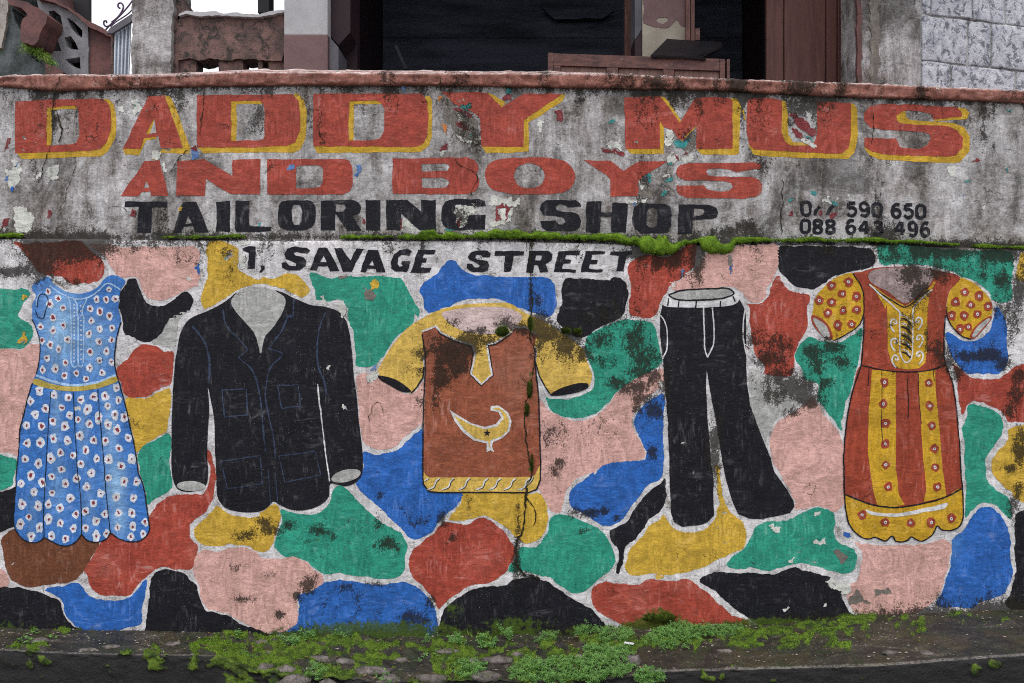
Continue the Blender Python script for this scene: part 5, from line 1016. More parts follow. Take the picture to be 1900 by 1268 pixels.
def step_mat():
    m = bpy.data.materials.new("wet_old_concrete"); m.use_nodes = True; nt = m.node_tree; N = NT(nt); b = nt.nodes["Principled BSDF"]
    P = N.pos()
    a = N.noise(N.mapv(P, (7, 12, 12)), 1.0, 8, .74, .6); c = N.noise(P, 85, 6, .8)
    v = N.math('ADD', N.math('MULTIPLY', a, .55), N.math('MULTIPLY', c, .45))
    r = nt.nodes.new("ShaderNodeValToRGB"); e = r.color_ramp.elements
    e[0].position = .38; e[0].color = (*lin((24, 22, 20)), 1); e[1].position = .66; e[1].color = (*lin((190, 182, 172)), 1)
    for p, cl in ((.48, (44, 41, 36)), (.545, (66, 60, 52)), (.60, (100, 92, 82))):
        q = e.new(p); q.color = (*lin(cl), 1)
    nt.links.new(v, r.inputs[0]); col = r.outputs[0]
    col = N.mix(N.ss(N.noise(P, 6, 4, .6), .5, .62, 0, .5), col, lin((74, 64, 40)))
    col = N.mix(N.ss(N.noise(P, 9, 6, .7), .5, .6, 0, .45), col, lin((50, 62, 34)))
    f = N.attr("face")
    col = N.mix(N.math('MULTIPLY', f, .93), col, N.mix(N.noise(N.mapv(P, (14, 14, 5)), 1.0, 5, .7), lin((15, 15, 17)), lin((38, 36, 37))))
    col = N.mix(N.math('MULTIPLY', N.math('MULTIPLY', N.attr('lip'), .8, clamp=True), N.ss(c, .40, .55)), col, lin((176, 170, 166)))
    ms = N.attr("moss")
    g = N.mix(N.ss(N.noise(P, 24, 4, .6), .4, .6), lin((48, 64, 22)), lin((104, 128, 38)))
    g = N.mix(N.ss(N.noise(P, 150, 2, .6), .42, .6), N.mix(.5, g, lin((38, 50, 16))), g)
    mk = N.ss(N.math('ADD', ms, N.math('MULTIPLY', N.math('SUBTRACT', c, .5), 1.2)), .35, .6)
    col = N.mix(mk, col, g)
    nt.links.new(col, b.inputs["Base Color"])
    nt.links.new(N.math('ADD', .48, N.math('MULTIPLY', mk, .4)), b.inputs["Roughness"]); b.inputs["Specular IOR Level"].default_value = .35
    h = N.math('ADD', a, N.math('MULTIPLY', c, .6)); h = N.math('ADD', h, N.math('MULTIPLY', N.noise(P, 260, 2, .6), .3))
    nt.links.new(N.bump(h, .9, .012), b.inputs["Normal"])
    return m
M['step'] = step_mat()
M['moss'] = basic("moss_green", (112, 144, 40), (58, 82, 22), rough=.85, sc=22, fine=200, bump=.6, dist=.004, spec=.15)
M['moss2'] = basic("moss_blades", (142, 178, 54), (74, 104, 28), rough=.8, sc=18, fine=160, bump=.0, spec=.15)
M['moss3'] = basic("dark_moss", (70, 84, 26), (36, 44, 16), rough=.9, sc=30, fine=200, bump=.5, spec=.1)
M['leaf'] = basic("weed_leaf", (118, 162, 78), (54, 96, 40), rough=.5, sc=60, fine=260, bump=.0, spec=.35)
M['stem'] = basic("weed_stem", (120, 150, 76), (96, 110, 60), rough=.6, bump=0)
M['leaf2'] = basic("grass_blade", (150, 176, 80), (96, 140, 50), rough=.55, sc=20, bump=.0)

gx = np.arange(-460, 2361, 4.0); ns = 46; nf = 26
gs = np.linspace(0, 1, ns)
XX, SS = np.meshgrid(gx, gs, indexing='ij')
X, Y, Z = step_pt(XX, SS)
mask = moss_mask(XX, SS)
Z = Z + mask * (.006 + .010 * fbm(XX / 6.0, SS * 22, 3))
# rounded lip then the face down to the gutter
fv = []
zr, dF, zf = step_geo(gx)
xl, yl, zl = X[:, -1], Y[:, -1], Z[:, -1]
for j in range(1, nf + 1):
    u = j / nf
    uu = u ** 2.2
    zz = zl * (1 - uu) + (-.02) * uu
    out = -.010 * math.sin(min(1, u * 8) * math.pi / 2) - .02 * u
    mk = moss_mask(gx, np.full_like(gx, 1 + u ** 2.2 * 1.9))
    yy = yl + out + (fbm(gx / 18.0, np.full_like(gx, u * 9), 4) - .5) * np.interp(gx, [0, 400, 480, 1120, 1200, 1900], [.012, .012, .06, .06, .012, .01]) - mk * .012
    fv.append((xl * (1 + 0 * u), yy, zz - (0 if j > 1 else 0), mk))
Vx = np.concatenate([X, np.stack([f[0] for f in fv], 1)], 1); Vy = np.concatenate([Y, np.stack([f[1] for f in fv], 1)], 1); Vz = np.concatenate([Z, np.stack([f[2] for f in fv], 1)], 1)
Mk = np.concatenate([mask, np.stack([f[3] for f in fv], 1)], 1)
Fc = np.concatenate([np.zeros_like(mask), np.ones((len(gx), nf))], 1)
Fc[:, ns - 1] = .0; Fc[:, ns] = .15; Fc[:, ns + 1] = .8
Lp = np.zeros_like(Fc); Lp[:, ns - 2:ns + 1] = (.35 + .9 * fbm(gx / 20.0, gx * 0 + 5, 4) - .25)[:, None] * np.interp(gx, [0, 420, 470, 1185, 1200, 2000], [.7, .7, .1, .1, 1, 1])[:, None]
n1, n2 = Vx.shape
idx = np.arange(n1 * n2).reshape(n1, n2)
Fq = np.stack([idx[:-1, :-1], idx[:-1, 1:], idx[1:, 1:], idx[1:, :-1]], -1).reshape(-1, 4)
stepo = thing("stone_step", (0, -.3, 0), "mossy old concrete ledge running along the foot of the painted wall", "step")
add_mesh("step_body", np.stack([Vx.ravel(), Vy.ravel(), Vz.ravel()], 1), Fq, M['step'], stepo, None, {"moss": Mk.ravel(), "face": Fc.ravel(), "lip": Lp.ravel()}, True)

M['street'] = basic("wet_street", (70, 66, 62), (48, 45, 43), rough=.5, sc=5, fine=120, bump=.5, dist=.006)
def slab(name, x0, x1, y0, y1, z, mat, th=.1):
    o = box(name, x0, x1, y0, y1, z - th, z, mat, None, 0)
    return tag(o, kind="structure")
slab("street", -60, 60, -80, 200, 0.0, M['street'])

# stones set in the broken middle of the ledge
M['stone'] = basic("dark_stone", (128, 118, 116), (58, 52, 50), rough=.6, sc=26, fine=120, bump=.7, dist=.006, dirt=(60, 72, 30))
def stone(px_, s, w, h, dpt):
    x, y, z = step_pt(np.array([float(px_)]), np.array([float(s)]))
    bm = bmesh.new(); bmesh.ops.create_icosphere(bm, subdivisions=2, radius=1.0)
    sd = rng.random() * 50
    for v in bm.verts:
        n = mn.noise(v.co * 1.3 + Vector((sd, 0, 0))); v.co *= (1 + .45 * n)
        v.co = Vector((x[0] + v.co.x * w * S * .5, y[0] + v.co.y * dpt, z[0] + v.co.z * h * S * .5))
    bm_obj("stone", bm, M['stone'], stepo, smooth=True)
for a in ((500, .52, 26, 12, .02), (492, .95, 24, 26, .03), (530, .9, 44, 22, .03), (590, .55, 54, 16, .03), (640, .62, 34, 14, .025), (690, .82, 70, 18, .035), (720, 1.0, 40, 20, .03), (745, .55, 24, 14, .02), (545, 1.25, 60, 26, .03),
          (800, 1.0, 50, 24, .03), (830, .42, 40, 12, .03), (880, .62, 40, 14, .03), (925, .62, 60, 14, .03), (610, 1.15, 40, 22, .03), (900, .95, 50, 22, .03), (960, .55, 26, 14, .02), (1075, .6, 26, 14, .02), (1118, .62, 24, 12, .02), (1175, .8, 30, 30, .03), (1140, .42, 24, 8, .02),
          (70, .55, 40, 8, .03), (165, .85, 30, 9, .02), (205, .7, 34, 8, .02), (320, .55, 30, 8, .02), (490, .25, 34, 9, .02), (1345, .6, 30, 6, .02), (1650, .8, 26, 9, .02), (1720, .85, 24, 8, .02)):
    stone(*a)

def tri_cloud(name, P, Nn, length, width, mat, lab, kind="stuff", parent=None, seed=1):
    """short blades standing on points P with directions Nn"""
    n = len(P); r = np.random.default_rng(abs(seed))
    d = Nn + r.normal(0, .45, (n, 3)); d /= np.linalg.norm(d, axis=1)[:, None]
    side = np.cross(d, r.normal(0, 1, (n, 3))); side /= np.maximum(np.linalg.norm(side, axis=1), 1e-6)[:, None]
    Ln = length * (.5 + r.random(n))[:, None]; w = width * (.6 + .8 * r.random(n))[:, None]
    V = np.empty((n, 3, 3)); V[:, 0] = P - side * w; V[:, 1] = P + side * w; V[:, 2] = P + d * Ln
    F = np.arange(n * 3).reshape(n, 3)
    o = add_mesh(name, V.reshape(-1, 3), F, mat, parent, None if parent else tuple(P.mean(0)), None, False)
    if parent is None: tag(o, lab, "moss")
    if kind: o["kind"] = kind
    return o
# fuzz over the mossy parts of the step
cand = 150000
fx = rng.uniform(-40, 1940, cand); fs_ = rng.uniform(0, 1.0, cand)
mk = moss_mask(fx, fs_); k_ = mk > rng.random(cand) * .9 + .1
fx, fs_, mk = fx[k_], fs_[k_], mk[k_]
x, y, z = step_pt(fx, fs_); z = z + mk * (.005 + .010 * fbm(fx / 6.0, fs_ * 22, 3))
tri_cloud("moss", np.stack([x, y, z], 1), np.tile([0, -.35, .8], (len(x), 1)), .007, .0013, M['moss2'], "short green moss spreading over the concrete ledge below the wall", seed=3)

# moss growing on the lip between the two walls
def moss_body(name, tab, label, depth=.022):
    """tab rows: plan x, top y, bottom y"""
    tab = np.array(tab, float); xs_ = np.arange(tab[0, 0], tab[-1, 0] + .1, 2.5)
    top_ = np.interp(xs_, tab[:, 0], tab[:, 1]); bot = np.interp(xs_, tab[:, 0], tab[:, 2])
    top_ += (fbm(xs_ / 7, xs_ * 0 + 2, 3) - .5) * 3.4; bot += (fbm(xs_ / 6, xs_ * 0 + 9, 3) - .5) * 6; pat = np.clip(fbm(xs_ / 24, xs_ * 0 + 21, 3) * 1.9 - .05, .62, 1.15); top_ = bot - (bot - top_) * pat
    h = np.maximum(bot - top_, 1.0); rows = []; na = 13
    for j in range(na):
        a = math.pi * j / (na - 1)
        zc = (top_ + bot) / 2 - math.cos(a) * h / 2
        r = depth * (np.clip(h / 14, .45, 1.5)) * math.sin(a) ** .7 * (.75 + .6 * fbm(xs_ / 9, xs_ * 0 + j * .7, 3))
        yv = (.030 if j < 4 else .004) - r if j < 4 else -.001 - r * .9
        X_ = (xs_ - 950) * S; Z_ = CZ + (634 - zc) * S
        rows.append(np.stack([X_, np.broadcast_to(yv, X_.shape) - relief(X_, Z_), Z_], 1))
    V = np.stack(rows, 1); n = len(xs_)
    id_ = np.arange(n * na).reshape(n, na)
    F = np.stack([id_[:-1, :-1], id_[1:, :-1], id_[1:, 1:], id_[:-1, 1:]], -1).reshape(-1, 4)
    # closed at the back
    Fb = np.stack([id_[:-1, -1], id_[1:, -1], id_[1:, 0], id_[:-1, 0]], -1)
    mid = V.reshape(-1, 3).mean(0)
    root = thing(name, tuple(mid), label, "moss"); 
    add_mesh("moss_cushion", V.reshape(-1, 3), np.concatenate([F, Fb]), M['moss'], root, None, None, True)
    # fuzz
    m_ = int(n * na * 1.7); r = rng.random((m_, 2)); i = (r[:, 0] * (n - 1)).astype(int); j = (r[:, 1] * (na - 1)).astype(int)
    p = V[i, j] + (V[np.minimum(i + 1, n - 1), j] - V[i, j]) * rng.random((m_, 1)) + (V[i, j + 1] - V[i, j]) * rng.random((m_, 1))
    p = p + rng.normal(0, .0025, p.shape) * (rng.random((m_, 1)) < .4)
    nn = np.stack([np.zeros(m_), -np.ones(m_) * .8, .35 - .5 * (j / na)], 1)
    tri_cloud("moss_blades", p, nn, .006, .0012, M['moss2'], None, parent=root, seed=int(tab[0, 0]) + 5)
    return root
moss_body("moss_strip", [(738, 433, 443), (760, 429, 445), (800, 428, 444), (835, 430, 445), (850, 434, 444), (880, 431, 442), (900, 427, 443), (950, 427, 444), (1000, 430, 444), (1050, 434, 445), (1100, 433, 446), (1140, 434, 447), (1150, 436, 453), (1165, 437, 455),
    (1185, 440, 456), (1190, 441, 468), (1205, 441, 472), (1225, 440, 473), (1250, 440, 472), (1262, 440, 460), (1275, 442, 454), (1290, 444, 450), (1297, 443, 452), (1305, 442, 466), (1320, 441, 471), (1345, 441, 472), (1358, 440, 466), (1364, 440, 453), (1400, 440, 450), (1430, 441, 449), (1470, 439, 448), (1530, 440, 449), (1600, 442, 449), (1640, 440, 450), (1680, 442, 452), (1700, 446, 451), (1740, 447, 453), (1780, 450, 456)],
    "bright green moss strip hanging in pads from the lip between the two walls")
moss_body("moss_strip", [(1806, 454, 459), (1830, 453, 460), (1870, 455, 461), (1910, 455, 461), (1990, 457, 462)], "thin green moss strip on the wall lip at the right edge of the photo", .016)
moss_body("moss_strip", [(-90, 427, 442), (0, 428, 441), (25, 430, 441), (40, 436, 441)], "short dark moss strip on the wall lip at the left edge of the photo", .016)
moss_body("moss_strip", [(300, 438, 441), (340, 436, 442), (400, 437, 442), (440, 434, 441), (455, 437, 441)], "thin moss strip on the wall lip under the letters A and I of TAILORING", .012)
moss_body("moss_strip", [(632, 437, 443), (660, 434, 443), (700, 435, 442), (730, 437, 441)], "thin moss strip on the wall lip under the letter R of TAILORING", .012)

# moss tufts in the cracks and collar
def tuft(cx, cy, rx, ry, label, nb=700):
    X_, Y_, Z_ = W(cx, cy); root = thing("moss_tuft", (X_, Y_, Z_), label, "moss")
    bm = bmesh.new(); bmesh.ops.create_icosphere(bm, subdivisions=3, radius=1.0)
    for v in bm.verts:
        n = mn.noise(v.co * 2.2 + Vector((cx, cy, 0))); c = v.co * (1 + .5 * n)
        v.co = Vector((X_ + c.x * rx * S, -.004 + min(.0, c.y) * .012, Z_ + c.z * ry * S))
    vs = np.array([tuple(v.co) for v in bm.verts if v.co.y < -.006])
    bm_obj("moss_cushion", bm, M['moss3'], root, smooth=True)
    p = vs[rng.integers(0, len(vs), nb)] + rng.normal(0, .002, (nb, 3))
    tri_cloud("moss_blades", p, np.tile([0, -.9, .1], (nb, 1)), .005, .001, M['moss3'], None, parent=root, seed=int(cx))
tuft(932, 615, 11, 8, "small moss tuft on the pink collar of the painted shirt")
tuft(1048, 613, 7, 5, "tiny moss tuft on the shirt's right shoulder, nearer the brown body")
tuft(1070, 614, 7, 5, "tiny moss tuft beside the black patch, right of the shirt's shoulder", 500)
tuft(983, 600, 4, 12, "narrow moss tuft in the wall crack at the shirt's neckline", 500)
tuft(983, 722, 5, 15, "narrow moss tuft in the crack halfway down the brown shirt", 500)
tuft(978, 760, 4, 12, "narrow moss tuft in the crack low on the brown shirt", 400)
tuft(987, 860, 2.6, 16, "thin moss line in the crack near the hem of the brown shirt", 400)
tuft(1225, 1146, 28, 9, "dark rounded moss mound on the red patch above the weeds", 1600)

# ------------------------------------------------------------ weeds
def leaf_quad(V, F, p, d, up, Ln, Wd):
    s = np.cross(d, up); s = s / max(np.linalg.norm(s), 1e-6)
    o = len(V); m = p + d * Ln * .5 + up * Ln * .10
    V += [p, m + s * Wd * .5, p + d * Ln, m - s * Wd * .5, p + d * Ln * .55 - up * Ln * .02]
    F += [(o, o + 1, o + 4), (o + 1, o + 2, o + 4), (o + 2, o + 3, o + 4), (o + 3, o, o + 4)]
def weed(name, x0, x1, s0, s1, n, h, leafL, label, kind='fine', group=None, lift=0.0, density=1.0):
    xm = (x0 + x1) / 2; sm = (s0 + s1) / 2
    b = step_pt(np.array([xm]), np.array([sm])); root = thing(name, (b[0][0], b[1][0], b[2][0]), label, "weed", group)
    V = []; F = []; SV = []; SF = []
    for i in range(n):
        u = rng.random(2)
        # rounder clump outline
        ang = rng.random() * 6.28; rr = math.sqrt(rng.random())
        pxx = xm + (x1 - x0) / 2 * rr * math.cos(ang); ss_ = sm + (s1 - s0) / 2 * rr * math.sin(ang)
        ss_c = min(max(ss_, 0.01), 1.0)
        q = step_pt(np.array([pxx]), np.array([ss_c])); base = np.array([q[0][0], q[1][0] - max(0, ss_ - 1) * .2, q[2][0] + lift - max(0, ss_ - 1) * .12])
        hh = h * (.55 + .7 * rng.random()) * (1.15 - .5 * rr)
        lean = np.array([rng.normal(0, .35), -.25 + rng.normal(0, .3), 1.0]); lean /= np.linalg.norm(lean)
        if kind == 'grass':
            side = np.cross(lean, rng.normal(0, 1, 3)); side /= np.linalg.norm(side); o = len(V)
            bend = np.array([rng.normal(0, .5), rng.normal(0, .3), -.2])
            for j in range(5):
                a = j / 4; c = base + lean * hh * a + bend * hh * a * a * .5; w_ = .0022 * (1 - a) + .0003
                V += [c - side * w_, c + side * w_]
            for j in range(4): F.append((o + 2 * j, o + 2 * j + 1, o + 2 * j + 3, o + 2 * j + 2))
            continue
        side = np.cross(lean, rng.normal(0, 1, 3)); side /= np.linalg.norm(side); o = len(SV)
        tip = base + lean * hh
        SV += [base - side * .0009, base + side * .0009, tip]; SF.append((o, o + 1, o + 2))
        nl = int((5 + hh / .006) * density)
        for j in range(nl):
            a = .25 + .75 * (j + rng.random()) / nl
            c = base + lean * hh * a
            th = rng.random() * 6.28; el_ = rng.normal(.25, .3)
            d = np.array([math.cos(th) * math.cos(el_), math.sin(th) * math.cos(el_) - .15, math.sin(el_)]); d /= np.linalg.norm(d)
            up = np.array([rng.normal(0, .25), -.45 + rng.normal(0, .25), 1.0]); up = up - d * np.dot(up, d); up /= max(np.linalg.norm(up), 1e-6)
            l_ = leafL * (.5 + .95 * rng.random() ** 1.5) * (1.15 - .4 * a)
            if kind == 'fine':
                # a short sprig: little oval leaflets along both sides
                for q_ in range(3):
                    cc = c + d * l_ * (.35 + .4 * q_)
                    sgn = 1 if (q_ + j) % 2 else -1
                    dd = d * .6 + np.cross(up, d) * sgn * .8; dd /= np.linalg.norm(dd)
                    leaf_quad(V, F, cc, dd, up, l_ * .75, l_ * .48)
            else:
                leaf_quad(V, F, c, d, up, l_ * 1.5, l_ * .55)
    add_mesh("foliage", np.array(V), F, M['leaf2'] if kind == 'grass' else M['leaf'], root, None, None, False)["kind"] = "stuff"
    if SV: add_mesh("stems", np.array(SV), SF, M['stem'], root, None, None, False)["kind"] = "stuff"
    return root
weed("weed_clump", 1108, 1172, .02, .36, 70, .050, .0105, "rounded clump of fine green weeds where the red patch dips to the ledge")
weed("weed_clump", 1192, 1300, .1, .55, 110, .040, .0105, "low spreading weed clump in front of the dark moss mound")
weed("weed_clump", 1215, 1330, .0, .30, 130, .052, .0105, "dense fine leaved weed clump against the wall under the long red patch")
weed("weed_clump", 1310, 1385, .02, .30, 75, .038, .0080, "tapering right end of the weeds under the long red patch")
weed("weed_clump", 1066, 1106, .0, .2, 26, .058, .0105, "small upright weed left of the rounded clump, against the black patch")
weed("weed_clump", 992, 1042, .05, .3, 40, .030, .0080, "low flat weed against the wall below the middle black patch")
weed("weed_clump", 945, 1010, .62, 1.12, 110, .034, .0105, "weed clump on the broken ledge lip, left end of the big weed bed")
weed("weed_clump", 1000, 1070, .60, 1.15, 130, .036, .0105, "fine weed clump in the middle of the big bed on the ledge lip")
weed("weed_clump", 1060, 1130, .60, 1.15, 140, .040, .0105, "weed clump on the ledge lip just left of the broken concrete corner")
weed("weed_clump", 1120, 1176, .45, 1.10, 120, .040, .0105, "weed clump beside the white scrap on the ledge")
weed("weed_clump", 1085, 1135, .34, .6, 60, .034, .0105, "small weed clump in the middle of the ledge, left of the white scrap")
weed("weed_clump", 1178, 1228, .93, 1.35, 70, .038, .0105, "weed clump hanging over the broken corner of the right hand slab")
weed("weed_clump", 845, 905, .60, 1.0, 90, .036, .0105, "bright weed clump on the mossy rubble below the blue and black patches")
weed("weed_clump", 560, 606, .75, 1.1, 34, .034, .0105, "small weed on the rubble below the pink patch at lower left")
weed("weed_clump", 518, 560, .05, .30, 40, .034, .0090, "low weed at the wall foot where pink and blue patches meet")
weed("weed_clump", 555, 590, .0, .2, 16, .060, .0120, "broad leaved weed at the wall foot below the wide blue patch", 'broad')
weed("weed_clump", 612, 650, .0, .16, 7, .085, .0120, "tall spindly weed reaching up over the wide blue patch", 'broad', density=.6)
weed("weed_clump", 834, 862, .05, .3, 22, .038, .0105, "small weed at the wall foot under the left end of the black patch")
weed("weed_clump", 885, 920, .05, .36, 30, .038, .0105, "weed at the wall foot under the middle of the black patch, leaning right")
weed("weed_clump", 930, 952, .0, .22, 16, .056, .0105, "upright small weed under the black patch beside the wall crack")
weed("weed_clump", 700, 736, .9, 1.2, 9, .045, .0150, "star shaped weed at the bottom edge on the rubble", 'broad', density=.7)
weed("weed_clump", 785, 800, .05, .2, 6, .024, .0105, "tiny weed seedling at the wall foot beside the blue patch's end")
weed("weed_clump", 40, 62, .55, .8, 5, .032, .0160, "pointed leaved weed on the bare ledge at far left", 'broad', density=.7)
weed("weed_clump", 52, 70, .15, .35, 4, .030, .0120, "tiny leafy sprout near the wall at far left", 'broad', density=.7)
weed("weed_clump", 84, 102, .35, .5, 5, .026, .0120, "small leafy sprout beside the moss at left", 'broad', density=.7)
weed("weed_clump", 428, 452, .0, .2, 8, .036, .0110, "small pointed weed on the moss below the pink patch's left end", 'broad', density=.7)
weed("weed_clump", 444, 476, .55, .8, 12, .018, .0080, "sprinkle of pale weeds on the bright moss cushion")
weed("weed_clump", 760, 840, .45, .65, 12, .034, .0110, "thin sprigs scattered on the moss in the middle of the ledge", 'broad', density=.5)
weed("grass_tuft", 960, 1000, .7, 1.0, 26, .075, 0, "tuft of long grass blades in the weed bed", 'grass')
weed("grass_tuft", 1060, 1150, .85, 1.1, 14, .060, 0, "yellowish grass blades at the bottom edge of the weed bed", 'grass')
weed("grass_tuft", 858, 880, .0, .12, 6, .060, 0, "few thin grass blades at the wall foot below the black patch", 'grass')

# scrap of white litter
M['litter'] = basic("white_plastic", (214, 214, 220), (196, 196, 204), rough=.4, bump=.05)
q = step_pt(np.array([1166.]), np.array([.42]))
b = bmesh.new(); bmesh.ops.create_grid(b, x_segments=6, y_segments=3, size=.5)
r_ = bmesh.ops.extrude_face_region(b, geom=b.faces[:])
bmesh.ops.translate(b, verts=[v for v in r_['geom'] if isinstance(v, bmesh.types.BMVert)], vec=(0, 0, .12))
for v in b.verts:
    c = v.co.copy(); c.z += .25 * math.sin(c.x * 3)
    v.co = Vector((q[0][0] + (c.x * .95 + c.y * .2) * .046, q[1][0] - .02 + (c.y - c.x * .5) * .022, q[2][0] + .022 + c.z * .012 - c.x * .010))
o = bm_obj("litter_scrap", b, M['litter'], None, (q[0][0], q[1][0], q[2][0])); tag(o, "small curled white plastic scrap lying among weeds on the ledge", "litter")

# grit, crumbs of plaster and dead leaf bits lying on the ledge
n_ = 900; gx_ = rng.uniform(-20, 1920, n_); gs_ = rng.random(n_) ** 1.3 * .97
a_, b_, c_ = step_pt(gx_, gs_); V = []; F = []
for i in range(n_):
    r0 = .0015 + .0045 * rng.random() ** 3; o = len(V)
    for k in range(6):
        d_ = [(1, 0, 0), (0, 1, 0), (-1, 0, 0), (0, -1, 0), (0, 0, .7), (0, 0, -.7)][k]
        V.append((a_[i] + d_[0] * r0 * (1 + rng.random()), b_[i] + d_[1] * r0 * (.7 + rng.random()), c_[i] + .002 + d_[2] * r0))
    for q_ in ((0, 1, 4), (1, 2, 4), (2, 3, 4), (3, 0, 4), (1, 0, 5), (2, 1, 5), (3, 2, 5), (0, 3, 5)): F.append(tuple(o + k for k in q_))
M['grit'] = basic("grit", (176, 166, 152), (84, 72, 60), rough=.8, sc=60, fine=200, bump=0)
tag(add_mesh("grit", np.array(V), F, M['grit'], None, (0, -.3, .3), None, False), "pale grit and crumbs of plaster scattered over the concrete ledge", "grit", kind="stuff")
V = []; F = []; SP = []
for i in range(70):
    x0 = rng.uniform(380, 1200); s0 = rng.uniform(.05, 1.0); q = step_pt(np.array([x0]), np.array([s0]))
    th = rng.random() * 6.28; d = np.array([math.cos(th), math.sin(th), .1]); leaf_quad(V, F, np.array([q[0][0], q[1][0], q[2][0] + .010]), d, np.array([0, -.3, 1.0]), .012 + .014 * rng.random(), .008)
M['dead'] = basic("dead_leaf", (150, 122, 74), (86, 62, 38), rough=.7, sc=40, bump=0)
tag(add_mesh("leaf_litter", np.array(V), F, M['dead'], None, (0, -.3, .3), None, False), "brown dead leaf bits scattered among the moss on the ledge", "leaves", kind="stuff")
# ------------------------------------------------------------ veranda and yard above the wall
def P3(x, y, Y): return Vector(W(x, y, Y))
M['dark_board'] = basic("blue_black_boards", (92, 96, 112), (40, 42, 52), rough=.7, sc=2.2, fine=40, bump=.2, stretch=(.5, 1, 3.5))
M['dark_wood'] = basic("dark_wood", (40, 36, 38), (26, 24, 28), rough=.6, sc=6, bump=.3)
M['door'] = basic("red_brown_boards", (112, 74, 66), (84, 52, 48), rough=.55, sc=6, fine=70, bump=.3, stretch=(8, 8, .7))
M['mauve_paint'] = basic("mauve_paint", (128, 100, 100), (108, 84, 84), rough=.7, sc=9, fine=140, bump=.35)
M['pale_paint'] = basic("pale_grey_paint", (192, 190, 192), (170, 168, 170), rough=.7, sc=7, fine=120, bump=.3)
M['grey_paint'] = basic("mid_grey_paint", (104, 102, 108), (88, 86, 92), rough=.7, sc=8, bump=.2)
M['maroon_paint'] = basic("maroon_paint", (58, 38, 44), (42, 29, 36), rough=.6, sc=8, bump=.2)
M['old_plaster'] = basic("lichened_plaster", (186, 178, 170), (120, 112, 106), rough=.85, sc=9, fine=150, bump=.7, dist=.006, dirt=(70, 64, 60), dthr=(.53,.66), stretch=(1, 1, .5))
M['stained_conc'] = basic("stained_concrete", (136, 104, 98), (72, 64, 60), rough=.8, sc=11, fine=120, bump=.9, dist=.008, dirt=(46, 47, 44), dthr=(.50, .58))
M['breeze'] = basic("breeze_block", (150, 149, 153), (116, 115, 119), rough=.85, sc=10, fine=160, bump=.7, dist=.005, dirt=(62, 60, 60), dthr=(.56, .66))
M['redbrown'] = basic("worn_red_brown", (122, 84, 80), (84, 62, 62), rough=.75, sc=9, fine=120, bump=.5, dirt=(56, 48, 48), dthr=(.55, .66))
M['zinc'] = basic("galvanised_zinc", (196, 202, 212), (156, 162, 172), rough=.4, sc=5, fine=60, bump=.1, stretch=(1, 1, .3)); 
M['iron'] = basic("purple_iron", (110, 84, 120), (72, 50, 74), rough=.5, sc=20, bump=.2)
M['cream'] = basic("cream_plaster", (176, 166, 150), (150, 140, 126), rough=.8, sc=10, fine=140, bump=.4)
M['wood'] = basic("weathered_red_wood", (122, 84, 76), (70, 52, 52), rough=.65, sc=12, fine=110, bump=.4, stretch=(1.2, 4, 4), dirt=(150, 136, 128), dthr=(.58, .68))
M['wood_v'] = basic("weathered_red_post", (126, 88, 80), (82, 58, 54), rough=.65, sc=12, fine=110, bump=.4, stretch=(5, 5, .8))
M['panel_v'] = basic("pinkish_panel", (150, 118, 108), (112, 84, 78), rough=.7, sc=10, fine=110, bump=.3, stretch=(6, 6, .6))
M['black_sheet'] = basic("dark_sheet", (34, 32, 36), (24, 22, 26), rough=.45, sc=10, bump=.2)
M['whitewash'] = basic("whitewashed_stone", (218, 218, 224), (172, 173, 184), rough=.85, sc=18, fine=120, bump=1.0, dist=.010, dirt=(92, 93, 106), dthr=(.50, .57))
M['mortar'] = basic("mortar", (196, 195, 196), (142, 140, 134), rough=.9, sc=14, fine=110, bump=.8, dist=.006, dirt=(88, 84, 56))
M['moss_dark'] = basic("mossy_stone", (100, 106, 108), (46, 52, 52), rough=.85, sc=7, fine=90, bump=.7, dist=.006, dirt=(84, 110, 34), dthr=(.56, .68))
M['roof'] = basic("roof_sheet", (90, 80, 76), (60, 54, 52), rough=.6)

